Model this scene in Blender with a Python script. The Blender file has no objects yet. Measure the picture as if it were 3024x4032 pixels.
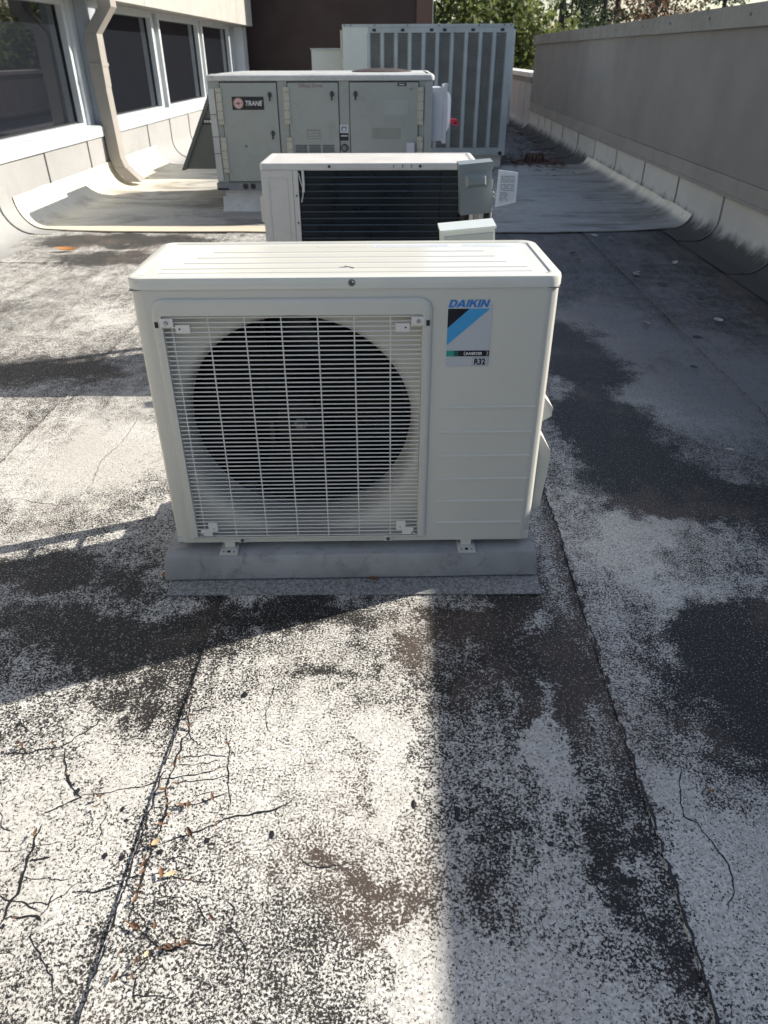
import bpy, bmesh, math, random
from mathutils import Vector, Matrix, noise
R = math.radians
sc = bpy.context.scene
col = sc.collection
random.seed(7)

# ------------------------------------------------------------------ camera
cd = bpy.data.cameras.new('camera'); cam = bpy.data.objects.new('camera', cd); col.objects.link(cam)
cd.sensor_fit = 'VERTICAL'; cd.sensor_height = 36; cd.lens = 25.357; cd.clip_start = .02; cd.clip_end = 600
FW = [[0.999725, 0.009553, -0.021413], [0.0232, -0.535163, 0.84443], [-0.003392, -0.844695, -0.535237]]
m = Matrix(((FW[0][0], -FW[0][1], -FW[0][2], 0), (FW[1][0], -FW[1][1], -FW[1][2], 0), (FW[2][0], -FW[2][1], -FW[2][2], 1.22), (0, 0, 0, 1)))
cam.matrix_world = m
cd.dof.use_dof = True; cd.dof.focus_distance = 1.75; cd.dof.aperture_fstop = 7.5
sc.camera = cam

# ------------------------------------------------------------------ light
SUN_D = Vector((.917, .399, .60)).normalized()
w = bpy.data.worlds.new('World'); sc.world = w; w.use_nodes = True
nt = w.node_tree; nt.nodes.clear()
sky = nt.nodes.new('ShaderNodeTexSky'); sky.sky_type = 'NISHITA'; sky.sun_disc = False
sky.sun_elevation = math.asin(SUN_D.z); sky.sun_rotation = math.atan2(SUN_D.x, SUN_D.y)
sky.air_density = 1.0; sky.dust_density = 1.2; sky.ozone_density = 1.2
bg = nt.nodes.new('ShaderNodeBackground'); bg.inputs['Strength'].default_value = .09
wo = nt.nodes.new('ShaderNodeOutputWorld')
nt.links.new(sky.outputs[0], bg.inputs[0]); nt.links.new(bg.outputs[0], wo.inputs[0])
ld = bpy.data.lights.new('sun', 'SUN'); ld.energy = 4.8; ld.angle = R(.53); ld.color = (1, .94, .85)
sun = bpy.data.objects.new('sun', ld); col.objects.link(sun)
sun.rotation_euler = SUN_D.to_track_quat('Z', 'Y').to_euler()
sc.view_settings.view_transform = 'Standard'; sc.view_settings.look = 'None'
sc.view_settings.exposure = .88; sc.view_settings.gamma = 1

# ------------------------------------------------------------------ materials
class N:
    def __init__(s, mt): s.t = mt.node_tree
    def a(s, typ, **kw):
        n = s.t.nodes.new('ShaderNode' + typ)
        for k, v in kw.items():
            if k.startswith('i_'): n.inputs[int(k[2:])].default_value = v
            else: setattr(n, k, v)
        return n
    def l(s, o, i): s.t.links.new(o, i)
    def math(s, op, x, y=None, z=None, clamp=False):
        n = s.a('Math', operation=op, use_clamp=clamp)
        for k, v in enumerate((x, y, z)):
            if v is None: continue
            if hasattr(v, 'links'): s.l(v, n.inputs[k])
            else: n.inputs[k].default_value = v
        return n.outputs[0]
    def noise(s, vec, scale, detail=3, rough=.5, dist=0):
        n = s.a('TexNoise'); n.inputs['Scale'].default_value = scale; n.inputs['Detail'].default_value = detail
        n.inputs['Roughness'].default_value = rough; n.inputs['Distortion'].default_value = dist
        if vec is not None: s.l(vec, n.inputs['Vector'])
        return n.outputs['Fac']
    def ss(s, v, a, b, lo=0., hi=1.):
        n = s.a('MapRange', interpolation_type='SMOOTHSTEP')
        s.l(v, n.inputs[0]); n.inputs[1].default_value = a; n.inputs[2].default_value = b
        n.inputs[3].default_value = lo; n.inputs[4].default_value = hi
        return n.outputs[0]
    def mix(s, f, c1, c2):
        n = s.a('Mix', data_type='RGBA')
        for v, i in ((f, 0), (c1, 6), (c2, 7)):
            if hasattr(v, 'links'): s.l(v, n.inputs[i])
            else: n.inputs[i].default_value = v if i == 0 else (*v, 1)
        return n.outputs[2]
    def pos(s, sx=1, sy=1, sz=1):
        g = s.a('NewGeometry')
        if (sx, sy, sz) == (1, 1, 1): return g.outputs['Position']
        mp = s.a('Mapping'); mp.inputs['Scale'].default_value = (sx, sy, sz); s.l(g.outputs['Position'], mp.inputs[0]); return mp.outputs[0]
    def bump(s, h, strength, dist):
        n = s.a('Bump'); n.inputs['Strength'].default_value = strength; n.inputs['Distance'].default_value = dist
        s.l(h, n.inputs['Height']); s.l(n.outputs[0], s.b.inputs['Normal'])

def newmat(name):
    mt = bpy.data.materials.new(name); mt.use_nodes = True
    n = N(mt); n.b = mt.node_tree.nodes['Principled BSDF']; n.m = mt
    return n

def paint(name, c, rough=.45, metal=0., var=.12, vscale=6, dirt=None, dirtamt=.3, bump=0., bscale=300, coat=0., spec=.5):
    n = newmat(name); b = n.b
    b.inputs['Metallic'].default_value = metal; b.inputs['Specular IOR Level'].default_value = spec
    b.inputs['Coat Weight'].default_value = coat
    tc = n.a('TexCoord').outputs['Object']
    f = n.noise(tc, vscale, 5, .6)
    lo = tuple(x * (1 - var) for x in c); hi = tuple(min(1, x * (1 + var)) for x in c)
    cc = n.mix(n.ss(f, .3, .7), lo, hi)
    if dirt:
        d = n.noise(tc, vscale * 3.1, 8, .7, 1.2)
        cc = n.mix(n.math('MULTIPLY', n.ss(d, .5, .72), dirtamt), cc, dirt)
    n.l(cc, b.inputs['Base Color'])
    n.l(n.ss(n.noise(tc, vscale * 2.3, 4), .2, .8, rough * .8, min(1, rough * 1.25)), b.inputs['Roughness'])
    if bump: n.bump(n.noise(tc, bscale, 2), bump, .001)
    return n.m

M = {}
M['white'] = paint('cream_paint', (.62, .605, .54), .32, var=.015, vscale=2, dirt=(.54, .52, .45), dirtamt=.12, bump=.15, bscale=900)
M['white2'] = paint('warm_white_paint', (.62, .60, .56), .42, var=.04, vscale=4, dirt=(.45, .42, .36), dirtamt=.3)
M['lid'] = paint('lid_paint', (.67, .66, .595), .16, var=.02, vscale=4, dirt=(.66, .63, .52), dirtamt=.2)
M['wire'] = paint('wire_coating', (.74, .72, .67), .35, var=.02)
M['groove'] = paint('groove_shadow_gap', (.2, .2, .2), .6)
M['black'] = paint('black_plastic', (.012, .012, .014), .45)
M['darkfan'] = paint('dark_fan_plastic', (.008, .0085, .0085), .75, var=.1, spec=.1)
M['motor'] = paint('dark_motor', (.03, .034, .045), .35, metal=.5)
M['hub'] = paint('fan_hub_plastic', (.014, .014, .014), .7, spec=.2)
M['hoodgrey'] = paint('dull_green_hood', (.15, .165, .15), .6, var=.06, vscale=3)
M['darkrust'] = paint('dark_fan_guard', (.06, .04, .034), .6)
M['steel'] = paint('bright_steel', (.55, .55, .55), .3, metal=.9)
M['dsteel'] = paint('dull_steel', (.16, .16, .17), .45, metal=.6)
M['pad'] = paint('concrete_pad', (.34, .34, .335), .8, var=.16, vscale=5, dirt=(.17, .165, .16), dirtamt=.6, bump=.4, bscale=160)
M['coil'] = paint('dark_blue_fins', (.006, .013, .022), .3, metal=.3)
M['coilbar'] = paint('coil_guard_wire', (.055, .07, .085), .4)
M['trane'] = paint('grey_green_paint', (.325, .35, .33), .5, var=.05, vscale=2.2, dirt=(.17, .19, .175), dirtamt=.25)
M['tranetop'] = paint('weathered_pale_top', (.5, .515, .5), .55, var=.08, vscale=5, dirt=(.3, .27, .24), dirtamt=.5)
M['trim'] = paint('grey_trim', (.34, .37, .36), .5, var=.05)
M['hinge'] = paint('aged_cream_plastic', (.47, .46, .385), .55, var=.08, vscale=12, dirt=(.35, .3, .2), dirtamt=.4)
M['gap'] = paint('dark_gap', (.05, .055, .055), .7)
M['rail'] = paint('galvanised_rail', (.2, .22, .25), .45, metal=.5, dirt=(.08, .07, .06), dirtamt=.4)
M['curb'] = paint('white_curb_coating', (.58, .58, .56), .75, var=.08, vscale=5, dirt=(.33, .31, .27), dirtamt=.6)
M['galv'] = paint('galvanised_sheet', (.42, .46, .48), .42, metal=.35, var=.1, vscale=3, dirt=(.28, .3, .3), dirtamt=.35)
M['louvre'] = paint('perforated_guard', (.18, .185, .18), .5)
M['lav'] = paint('pale_lavender_enamel', (.52, .53, .60), .4, var=.04)
M['red'] = paint('red_plastic', (.62, .03, .06), .4)
M['discon'] = paint('grey_enamel', (.235, .265, .262), .4, var=.04, vscale=5)
M['boxpale'] = paint('pale_grey_enamel', (.6, .64, .61), .4, var=.03)
M['boxface'] = paint('grey_green_face', (.36, .40, .385), .4, var=.03)
M['sleeve'] = paint('clear_white_plastic', (.72, .75, .80), .2, var=.02)
M['paper'] = paint('label_paper', (.62, .66, .70), .6, var=.02)
M['ink'] = paint('faded_ink', (.2, .21, .23), .6)
M['ink2'] = paint('pale_ink', (.50, .52, .50), .5)
M['fadelabel'] = paint('faded_label', (.255, .275, .245), .6, var=.03)
M['blue'] = paint('blue_print', (.02, .19, .58), .4, var=.02)
M['lblue'] = paint('light_blue_print', (.055, .33, .63), .4, var=.02)
M['bkprint'] = paint('black_print', (.004, .005, .012), .4)
M['teal'] = paint('teal_print', (.03, .30, .25), .4, var=.02)
M['teald'] = paint('dark_teal_print', (.012, .09, .08), .4, var=.02)
M['sticker'] = paint('silver_sticker', (.50, .52, .55), .35, var=.02)
M['pinkprint'] = paint('faded_red_emblem', (.62, .42, .40), .5, var=.1, vscale=40)
M['whiteprint'] = paint('white_print', (.72, .72, .72), .5)
M['redink'] = paint('red_marker', (.25, .10, .11), .6)
M['alu'] = paint('aluminium_frame', (.62, .65, .66), .38, metal=.25, var=.04, vscale=3)
M['alud'] = paint('aluminium_column', (.40, .43, .46), .42, metal=.3, var=.05, vscale=3)
M['sill'] = paint('pale_sill_flashing', (.50, .53, .55), .5, metal=.1, var=.1, vscale=7, dirt=(.45, .42, .36), dirtamt=.35)
M['spout'] = paint('cream_downspout', (.30, .275, .245), .5, var=.05, vscale=4, dirt=(.3, .26, .2), dirtamt=.3)
M['fascia'] = paint('cream_precast', (.37, .352, .315), .8, var=.07, vscale=3, dirt=(.33, .30, .25), dirtamt=.4, bump=.3, bscale=90)
M['brown'] = paint('brown_metal_wall', (.055, .030, .024), .6, var=.05, vscale=1)
M['brownpale'] = paint('lighter_brown_wall', (.17, .095, .07), .6, var=.05, vscale=1)
M['wallgrey'] = paint('grey_wall_coating', (.235, .232, .226), .75, var=.07, vscale=1.4, dirt=(.235, .235, .215), dirtamt=.35, bump=.25, bscale=60)
M['band'] = paint('grey_flashing_band', (.28, .278, .265), .6, var=.07, vscale=2, dirt=(.15, .15, .14), dirtamt=.4)
M['cap'] = paint('grey_cap_flashing', (.25, .25, .238), .55, metal=.1, var=.1, vscale=3, dirt=(.13, .13, .115), dirtamt=.6)
M['capwhite'] = paint('white_cap', (.75, .72, .68), .6, var=.05)
M['interior'] = paint('dark_interior', (.02, .018, .02), .8)
M['blind'] = paint('interior_blind', (.10, .10, .115), .8)
M['bitumen'] = paint('black_bitumen', (.012, .012, .013), .45, var=.3, vscale=60, bump=.5, bscale=300)
M['under'] = paint('worn_granule_patch', (.27, .27, .265), .85, var=.5, vscale=140, dirt=(.06, .06, .06), dirtamt=.8, bump=.6, bscale=300)
M['rust'] = paint('rusty_strainer', (.10, .045, .03), .7, var=.3, vscale=50)
M['sealant'] = paint('grey_sealant', (.10, .10, .10), .6, var=.3, vscale=20)
M['duct'] = paint('brown_insulation', (.035, .03, .035), .7)
M['cable'] = paint('grey_cable', (.42, .44, .45), .5)
def leafm(name, c):
    n = newmat(name); oi = n.a('ObjectInfo').outputs['Random']
    n.l(n.mix(oi, tuple(x * .6 for x in c), tuple(min(1, x * 1.35) for x in c)), n.b.inputs['Base Color'])
    n.b.inputs['Roughness'].default_value = .6
    return n.m
M['leaf'] = leafm('dry_brown_leaf', (.17, .085, .042)); M['leaftan'] = leafm('dry_tan_leaf', (.55, .42, .24))
M['leafor'] = leafm('orange_leaf', (.42, .19, .07)); M['leafpale'] = leafm('pale_leaf', (.42, .38, .36))

# glass
n = newmat('window_glass'); n.b.inputs['Base Color'].default_value = (.012, .014, .018, 1)
n.b.inputs['Roughness'].default_value = .015; n.b.inputs['IOR'].default_value = 1.6; n.b.inputs['Transmission Weight'].default_value = 0
n.b.inputs['Coat Weight'].default_value = .4; M['glass'] = n.m

# membrane upstand (granulated cap sheet on the upstands)
def membrane(name, c, dirtlow, green=0):
    n = newmat(name); p = n.pos()
    sp = n.noise(p, 330, 2, .6); big = n.noise(p, 2.4, 6, .65, .4)
    base = n.mix(n.ss(sp, .35, .65), tuple(x * .78 for x in c), tuple(min(1, x * 1.15) for x in c))
    base = n.mix(n.ss(big, .35, .75), base, tuple(x * .86 for x in c))
    st = n.noise(n.pos(7, 7, .7), 1.5, 6, .7)
    base = n.mix(n.ss(st, .58, .75, 0, .4), base, tuple(x * .6 for x in c))
    if dirtlow:
        sx = n.a('SeparateXYZ'); n.l(p, sx.inputs[0])
        rag = n.noise(n.pos(1, 1, .7), 5, 8, .72)
        lim = n.math('MULTIPLY', rag, dirtlow * 2)
        d = n.math('SUBTRACT', lim, sx.outputs[2])
        base = n.mix(n.ss(d, -.035, .075, 0, .92), base, (.022, .02, .018))
    n.l(base, n.b.inputs['Base Color']); n.b.inputs['Roughness'].default_value = .85
    n.bump(sp, .5, .002)
    return n.m
M['upL'] = membrane('left_upstand_membrane', (.34, .335, .32), 0)
M['upR'] = membrane('right_upstand_membrane', (.56, .57, .555), .125)
M['upFar'] = membrane('far_upstand_membrane', (.46, .46, .45), .07)

# roof cap sheet ------------------------------------------------------
def roofmat():
    n = newmat('granulated_cap_sheet'); p = n.pos()
    sx = n.a('SeparateXYZ'); n.l(p, sx.inputs[0]); X, Y = sx.outputs[0], sx.outputs[1]
    # coverage of pale granules, 0..1
    mp = n.a('Mapping'); mp.inputs['Scale'].default_value = (1.5, 1, 1); n.l(p, mp.inputs[0])
    big = n.noise(mp.outputs[0], 1.7, 8, .68, .5)
    mid = n.noise(p, 9, 6, .72, .3)
    fine = n.noise(p, 34, 5, .75)
    streak = n.noise(n.pos(9, .9, 1), 2.2, 7, .7)
    cov = n.math('ADD', n.math('MULTIPLY', n.math('SUBTRACT', big, .5), 1.6), n.math('MULTIPLY', n.math('SUBTRACT', mid, .5), 2.3))
    cov = n.math('ADD', cov, n.math('MULTIPLY', n.math('SUBTRACT', fine, .5), 1.9))
    cov = n.math('ADD', cov, n.math('MULTIPLY', n.math('SUBTRACT', streak, .5), 1.5))
    wx = n.math('ADD', X, n.math('MULTIPLY', n.math('SUBTRACT', n.noise(p, 3.2, 5, .7), .5), .55))
    p2 = n.a('VectorMath', operation='ADD'); n.l(p, p2.inputs[0]); p2.inputs[1].default_value = (7, 3, 1)
    wy = n.math('ADD', Y, n.math('MULTIPLY', n.math('SUBTRACT', n.noise(p2.outputs[0], 3.2, 5, .7), .5), .7))
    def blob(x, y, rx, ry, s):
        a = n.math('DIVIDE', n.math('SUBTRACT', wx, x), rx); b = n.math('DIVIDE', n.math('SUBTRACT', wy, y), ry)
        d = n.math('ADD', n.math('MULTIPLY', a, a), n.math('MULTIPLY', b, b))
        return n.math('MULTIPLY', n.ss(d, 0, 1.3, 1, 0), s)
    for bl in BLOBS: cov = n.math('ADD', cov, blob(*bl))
    # dark band just left of each lap, clean band just right of it
    for lx, s in ((.478, .8), (-.472, .45), (1.45, .35), (-2.36, .3), (-1.415, .3)):
        d = n.math('SUBTRACT', lx, n.math('ADD', X, n.math('MULTIPLY', n.math('SUBTRACT', fine, .5), .05)))
        m_ = n.math('MULTIPLY', n.ss(d, -.002, .004), n.ss(d, .0, .055, 1, 0))
        cov = n.math('SUBTRACT', cov, n.math('MULTIPLY', m_, s))
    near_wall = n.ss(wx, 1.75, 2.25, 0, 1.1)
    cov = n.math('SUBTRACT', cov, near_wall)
    cov = n.math('ADD', cov, .16)
    # speckle
    g1 = n.noise(p, 215, 3, .66); g2 = n.noise(p, 620, 1, .5)
    g = n.math('ADD', n.math('MULTIPLY', g1, .75), n.math('MULTIPLY', g2, .25))
    thr = n.math('SUBTRACT', .5, n.math('MULTIPLY', n.math('SUBTRACT', cov, .12), .10))
    thr = n.math('MINIMUM', n.math('MAXIMUM', thr, .415), .600)
    k = n.math('SUBTRACT', g, thr)
    # far off the speckle averages out, keep it real but softer
    mask = n.ss(k, -.03, .04)
    chip = n.a('TexVoronoi'); chip.inputs['Scale'].default_value = 210; n.l(p, chip.inputs['Vector'])
    hs = n.a('SeparateColor'); n.l(chip.outputs['Color'], hs.inputs[0])
    pale = n.mix(hs.outputs[0], (.46, .445, .41), (.74, .72, .665))
    tint = n.noise(p, 1.1, 4, .6)
    pale = n.mix(n.ss(tint, .42, .66, 0, .6), pale, (.44, .41, .365))
    brown = n.ss(n.noise(p2.outputs[0], 2.3, 6, .65), .50, .64)
    dark = n.mix(brown, (.018, .0165, .0155), (.068, .050, .040))
    # blue-grey slate granules on the right hand sheets and beyond
    slate = n.ss(n.math('ADD', wx, n.math('MULTIPLY', wy, .22)), 1.15, 2.0)
    pale = n.mix(n.math('MULTIPLY', slate, .85), pale, (.165, .165, .17))
    base = n.mix(mask, dark, pale)
    n.l(base, n.b.inputs['Base Color'])
    n.l(n.ss(mask, 0, 1, .55, .8), n.b.inputs['Roughness'])
    n.b.inputs['Specular IOR Level'].default_value = .35
    n.bump(n.math('ADD', mask, n.math('MULTIPLY', g2, .6)), .55, .0022)
    return n.m
# (x, y, rx, ry, strength)  growth and wear patches, plus darker ones before and left of the front pad
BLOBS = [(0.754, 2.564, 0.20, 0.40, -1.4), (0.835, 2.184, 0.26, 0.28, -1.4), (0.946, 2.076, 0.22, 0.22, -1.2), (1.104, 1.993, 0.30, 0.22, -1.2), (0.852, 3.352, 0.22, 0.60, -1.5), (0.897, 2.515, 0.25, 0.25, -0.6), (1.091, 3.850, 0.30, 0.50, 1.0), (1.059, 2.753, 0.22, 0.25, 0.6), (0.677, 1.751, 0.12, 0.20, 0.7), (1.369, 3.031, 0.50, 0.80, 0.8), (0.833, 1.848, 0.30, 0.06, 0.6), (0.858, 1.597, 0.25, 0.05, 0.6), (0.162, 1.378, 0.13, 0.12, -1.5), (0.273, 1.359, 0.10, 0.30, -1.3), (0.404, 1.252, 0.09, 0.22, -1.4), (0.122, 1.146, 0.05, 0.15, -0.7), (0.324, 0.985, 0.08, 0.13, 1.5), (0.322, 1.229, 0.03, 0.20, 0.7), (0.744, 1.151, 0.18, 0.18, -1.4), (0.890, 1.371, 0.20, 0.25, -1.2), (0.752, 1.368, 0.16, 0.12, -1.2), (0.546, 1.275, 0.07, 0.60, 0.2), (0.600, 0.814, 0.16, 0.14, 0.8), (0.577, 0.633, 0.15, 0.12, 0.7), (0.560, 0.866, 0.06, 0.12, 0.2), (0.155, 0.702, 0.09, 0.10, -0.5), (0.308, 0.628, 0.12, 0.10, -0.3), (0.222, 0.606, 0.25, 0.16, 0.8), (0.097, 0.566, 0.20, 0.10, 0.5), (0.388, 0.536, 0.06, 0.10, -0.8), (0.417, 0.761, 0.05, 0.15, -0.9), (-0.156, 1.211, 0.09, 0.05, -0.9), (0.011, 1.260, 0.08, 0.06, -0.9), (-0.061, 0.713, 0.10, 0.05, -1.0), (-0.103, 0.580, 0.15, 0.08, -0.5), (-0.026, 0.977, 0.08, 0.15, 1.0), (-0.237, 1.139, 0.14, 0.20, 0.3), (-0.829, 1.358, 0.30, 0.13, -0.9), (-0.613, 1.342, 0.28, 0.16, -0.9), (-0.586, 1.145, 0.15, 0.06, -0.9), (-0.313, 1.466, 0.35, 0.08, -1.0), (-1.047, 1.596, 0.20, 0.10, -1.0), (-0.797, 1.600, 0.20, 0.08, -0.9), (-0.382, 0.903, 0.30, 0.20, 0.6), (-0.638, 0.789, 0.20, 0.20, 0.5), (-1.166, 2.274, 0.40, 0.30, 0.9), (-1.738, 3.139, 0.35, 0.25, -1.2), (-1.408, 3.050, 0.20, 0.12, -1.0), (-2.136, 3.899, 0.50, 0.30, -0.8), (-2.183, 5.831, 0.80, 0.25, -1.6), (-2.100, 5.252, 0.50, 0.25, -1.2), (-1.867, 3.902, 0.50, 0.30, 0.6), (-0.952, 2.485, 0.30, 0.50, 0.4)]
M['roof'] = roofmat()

# white/cream coated membrane strip
def sheetmat():
    n = newmat('cream_coated_membrane'); p = n.pos()
    sx = n.a('SeparateXYZ'); n.l(p, sx.inputs[0]); X, Y, Z = sx.outputs
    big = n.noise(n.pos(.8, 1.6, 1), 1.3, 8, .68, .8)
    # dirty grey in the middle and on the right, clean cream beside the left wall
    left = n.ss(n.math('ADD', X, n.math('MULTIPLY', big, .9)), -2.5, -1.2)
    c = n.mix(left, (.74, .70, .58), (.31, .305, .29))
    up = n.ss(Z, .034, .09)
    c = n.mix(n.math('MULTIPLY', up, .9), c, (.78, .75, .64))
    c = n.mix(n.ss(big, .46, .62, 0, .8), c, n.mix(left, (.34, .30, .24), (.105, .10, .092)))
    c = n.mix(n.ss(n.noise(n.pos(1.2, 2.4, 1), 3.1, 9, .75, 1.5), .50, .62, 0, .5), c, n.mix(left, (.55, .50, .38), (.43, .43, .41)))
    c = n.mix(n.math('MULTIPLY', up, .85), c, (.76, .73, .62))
    st = n.noise(n.pos(1, 3, 1), 4, 8, .75, 1)
    c = n.mix(n.ss(st, .50, .68, 0, .55), c, n.mix(left, (.50, .40, .22), (.17, .16, .13)))
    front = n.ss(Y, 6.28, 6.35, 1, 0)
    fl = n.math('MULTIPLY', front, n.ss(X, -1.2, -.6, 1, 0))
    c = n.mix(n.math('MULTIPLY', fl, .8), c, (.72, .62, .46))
    n.l(c, n.b.inputs['Base Color']); n.b.inputs['Roughness'].default_value = .6
    n.bump(st, .4, .004)
    return n.m
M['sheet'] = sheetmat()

def foliage(name, c1, c2, c3=None):
    n = newmat(name); p = n.pos()
    f = n.noise(p, 1.3, 3); f2 = n.noise(p, 9, 2)
    c = n.mix(n.ss(n.math('ADD', n.math('MULTIPLY', f, .6), n.math('MULTIPLY', f2, .4)), .38, .62), c1, c2)
    if c3: c = n.mix(n.ss(n.noise(p, .5, 4), .52, .6), c, c3)
    n.l(c, n.b.inputs['Base Color']); n.b.inputs['Roughness'].default_value = .6
    tr = n.a('BsdfTranslucent'); n.l(c, tr.inputs['Color'])
    mx = n.a('MixShader'); mx.inputs[0].default_value = .5
    n.l(n.b.outputs[0], mx.inputs[1]); n.l(tr.outputs[0], mx.inputs[2])
    n.l(mx.outputs[0], n.t.nodes['Material Output'].inputs[0])
    return n.m
M['fol'] = foliage('sunlit_foliage', (.08, .11, .03), (.165, .19, .065))
M['con'] = foliage('conifer_foliage', (.02, .035, .018), (.05, .07, .035))
M['aut'] = foliage('autumn_foliage', (.075, .05, .035), (.19, .105, .065))
M['bark'] = paint('bark', (.10, .08, .065), .9, var=.3, vscale=3)
M['ground'] = paint('grass_ground', (.06, .075, .03), .9, var=.4, vscale=.3)
M['bldg'] = paint('building_block', (.3, .28, .25), .8)

# ------------------------------------------------------------------ geometry helpers
def quad(bm, pts):
    return bm.faces.new([bm.verts.new(p) for p in pts])
def box(bm, x0, x1, y0, y1, z0, z1, rot=None, about=None):
    v = [bm.verts.new((x, y, z)) for z in (z0, z1) for y in (y0, y1) for x in (x0, x1)]
    for f in ((0, 2, 3, 1), (4, 5, 7, 6), (0, 1, 5, 4), (2, 6, 7, 3), (0, 4, 6, 2), (1, 3, 7, 5)):
        bm.faces.new([v[i] for i in f])
    return v
def prism(bm, pts, axis, a, b):
    """extrude a 2-D polygon along axis ('x','y','z') from a to b"""
    def P(u, v, t): return {'x': (t, u, v), 'y': (u, t, v), 'z': (u, v, t)}[axis]
    A = [bm.verts.new(P(u, v, a)) for u, v in pts]; Bv = [bm.verts.new(P(u, v, b)) for u, v in pts]
    k = len(pts)
    bm.faces.new(A); bm.faces.new(Bv[::-1])
    for i in range(k): bm.faces.new((A[i], Bv[i], Bv[(i + 1) % k], A[(i + 1) % k]))
def tube(bm, pts, r, n=8, cap=True):
    rings = []
    pts = [Vector(p) for p in pts]
    for i, p in enumerate(pts):
        d = (pts[min(i + 1, len(pts) - 1)] - pts[max(i - 1, 0)]).normalized()
        u = d.orthogonal().normalized() if abs(d.z) > .9 else d.cross(Vector((0, 0, 1))).normalized()
        v = d.cross(u); rr = r[i] if isinstance(r, (list, tuple)) else r
        rings.append([bm.verts.new(p + u * rr * math.cos(t * 2 * math.pi / n) + v * rr * math.sin(t * 2 * math.pi / n)) for t in range(n)])
    for a, b in zip(rings, rings[1:]):
        for t in range(n): bm.faces.new((a[t], a[(t + 1) % n], b[(t + 1) % n], b[t]))
    if cap: bm.faces.new(rings[0][::-1]); bm.faces.new(rings[-1])
def lathe(bm, prof, n=48, c=(0, 0, 0), axis='y'):
    rings = []
    for r_, t in prof:
        ring = []
        for i in range(n):
            a = 2 * math.pi * i / n; u, v = r_ * math.cos(a), r_ * math.sin(a)
            p = {'y': (u, t, v), 'z': (u, v, t), 'x': (t, u, v)}[axis]
            ring.append(bm.verts.new((p[0] + c[0], p[1] + c[1], p[2] + c[2])))
        rings.append(ring)
    for a, b in zip(rings, rings[1:]):
        for i in range(n): bm.faces.new((a[i], a[(i + 1) % n], b[(i + 1) % n], b[i]))
    return rings
def obj(name, bm, mt, parent=None, bevel=0, seg=2, smooth=40, loc=None, rot=None, normals=True):
    if bevel:
        ed = [e for e in bm.edges if len(e.link_faces) == 2 and e.calc_face_angle(0) > .5]
        bmesh.ops.bevel(bm, geom=ed, offset=bevel, segments=seg, profile=.5, affect='EDGES', clamp_overlap=True)
    if normals: bmesh.ops.recalc_face_normals(bm, faces=bm.faces)
    me = bpy.data.meshes.new(name); bm.to_mesh(me); bm.free()
    for m_ in (mt if isinstance(mt, list) else [mt]): me.materials.append(M[m_] if isinstance(m_, str) else m_)
    if smooth:
        for p in me.polygons: p.use_smooth = True
        me.set_sharp_from_angle(angle=R(smooth))
    o = bpy.data.objects.new(name, me); col.objects.link(o)
    if parent: o.parent = parent
    if loc: o.location = loc
    if rot: o.rotation_euler = rot
    return o
def B(): return bmesh.new()
def bx(name, mt, parent, *c, bevel=0, **kw):
    b = B(); box(b, *c); return obj(name, b, mt, parent, bevel=bevel, **kw)
def tag(o, label, cat, group=None):
    o['label'] = label; o['category'] = cat
    if group: o['group'] = group
    return o
def thing(name, label, cat, loc=(0, 0, 0), rz=0, group=None):
    o = bpy.data.objects.new(name, None); col.objects.link(o); o.empty_display_size = .1
    o.location = loc; o.rotation_euler = (0, 0, rz); return tag(o, label, cat, group)
def struct(o): o['kind'] = 'structure'; return o
def stuff(o): o['kind'] = 'stuff'; return o
def text(name, s, size, mt, parent, loc, rot=(R(90), 0, 0), bold=0, shear=0, xs=1, align='LEFT'):
    c = bpy.data.curves.new(name, 'FONT'); c.body = s; c.size = size; c.offset = bold; c.shear = shear; c.extrude = .0003; c.align_x = align
    t = bpy.data.objects.new(name, c); col.objects.link(t)
    me = bpy.data.meshes.new_from_object(t); bpy.data.objects.remove(t); bpy.data.curves.remove(c)
    for v in me.vertices: v.co.x *= xs
    me.materials.clear(); me.materials.append(M[mt])
    o = bpy.data.objects.new(name, me); col.objects.link(o); o.parent = parent; o.location = loc; o.rotation_euler = rot
    return o
def copyto(o, parent, loc=None, rot=None):
    c = o.copy(); col.objects.link(c); c.parent = parent
    if loc is not None: c.location = loc
    if rot is not None: c.rotation_euler = rot
    return c

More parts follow.
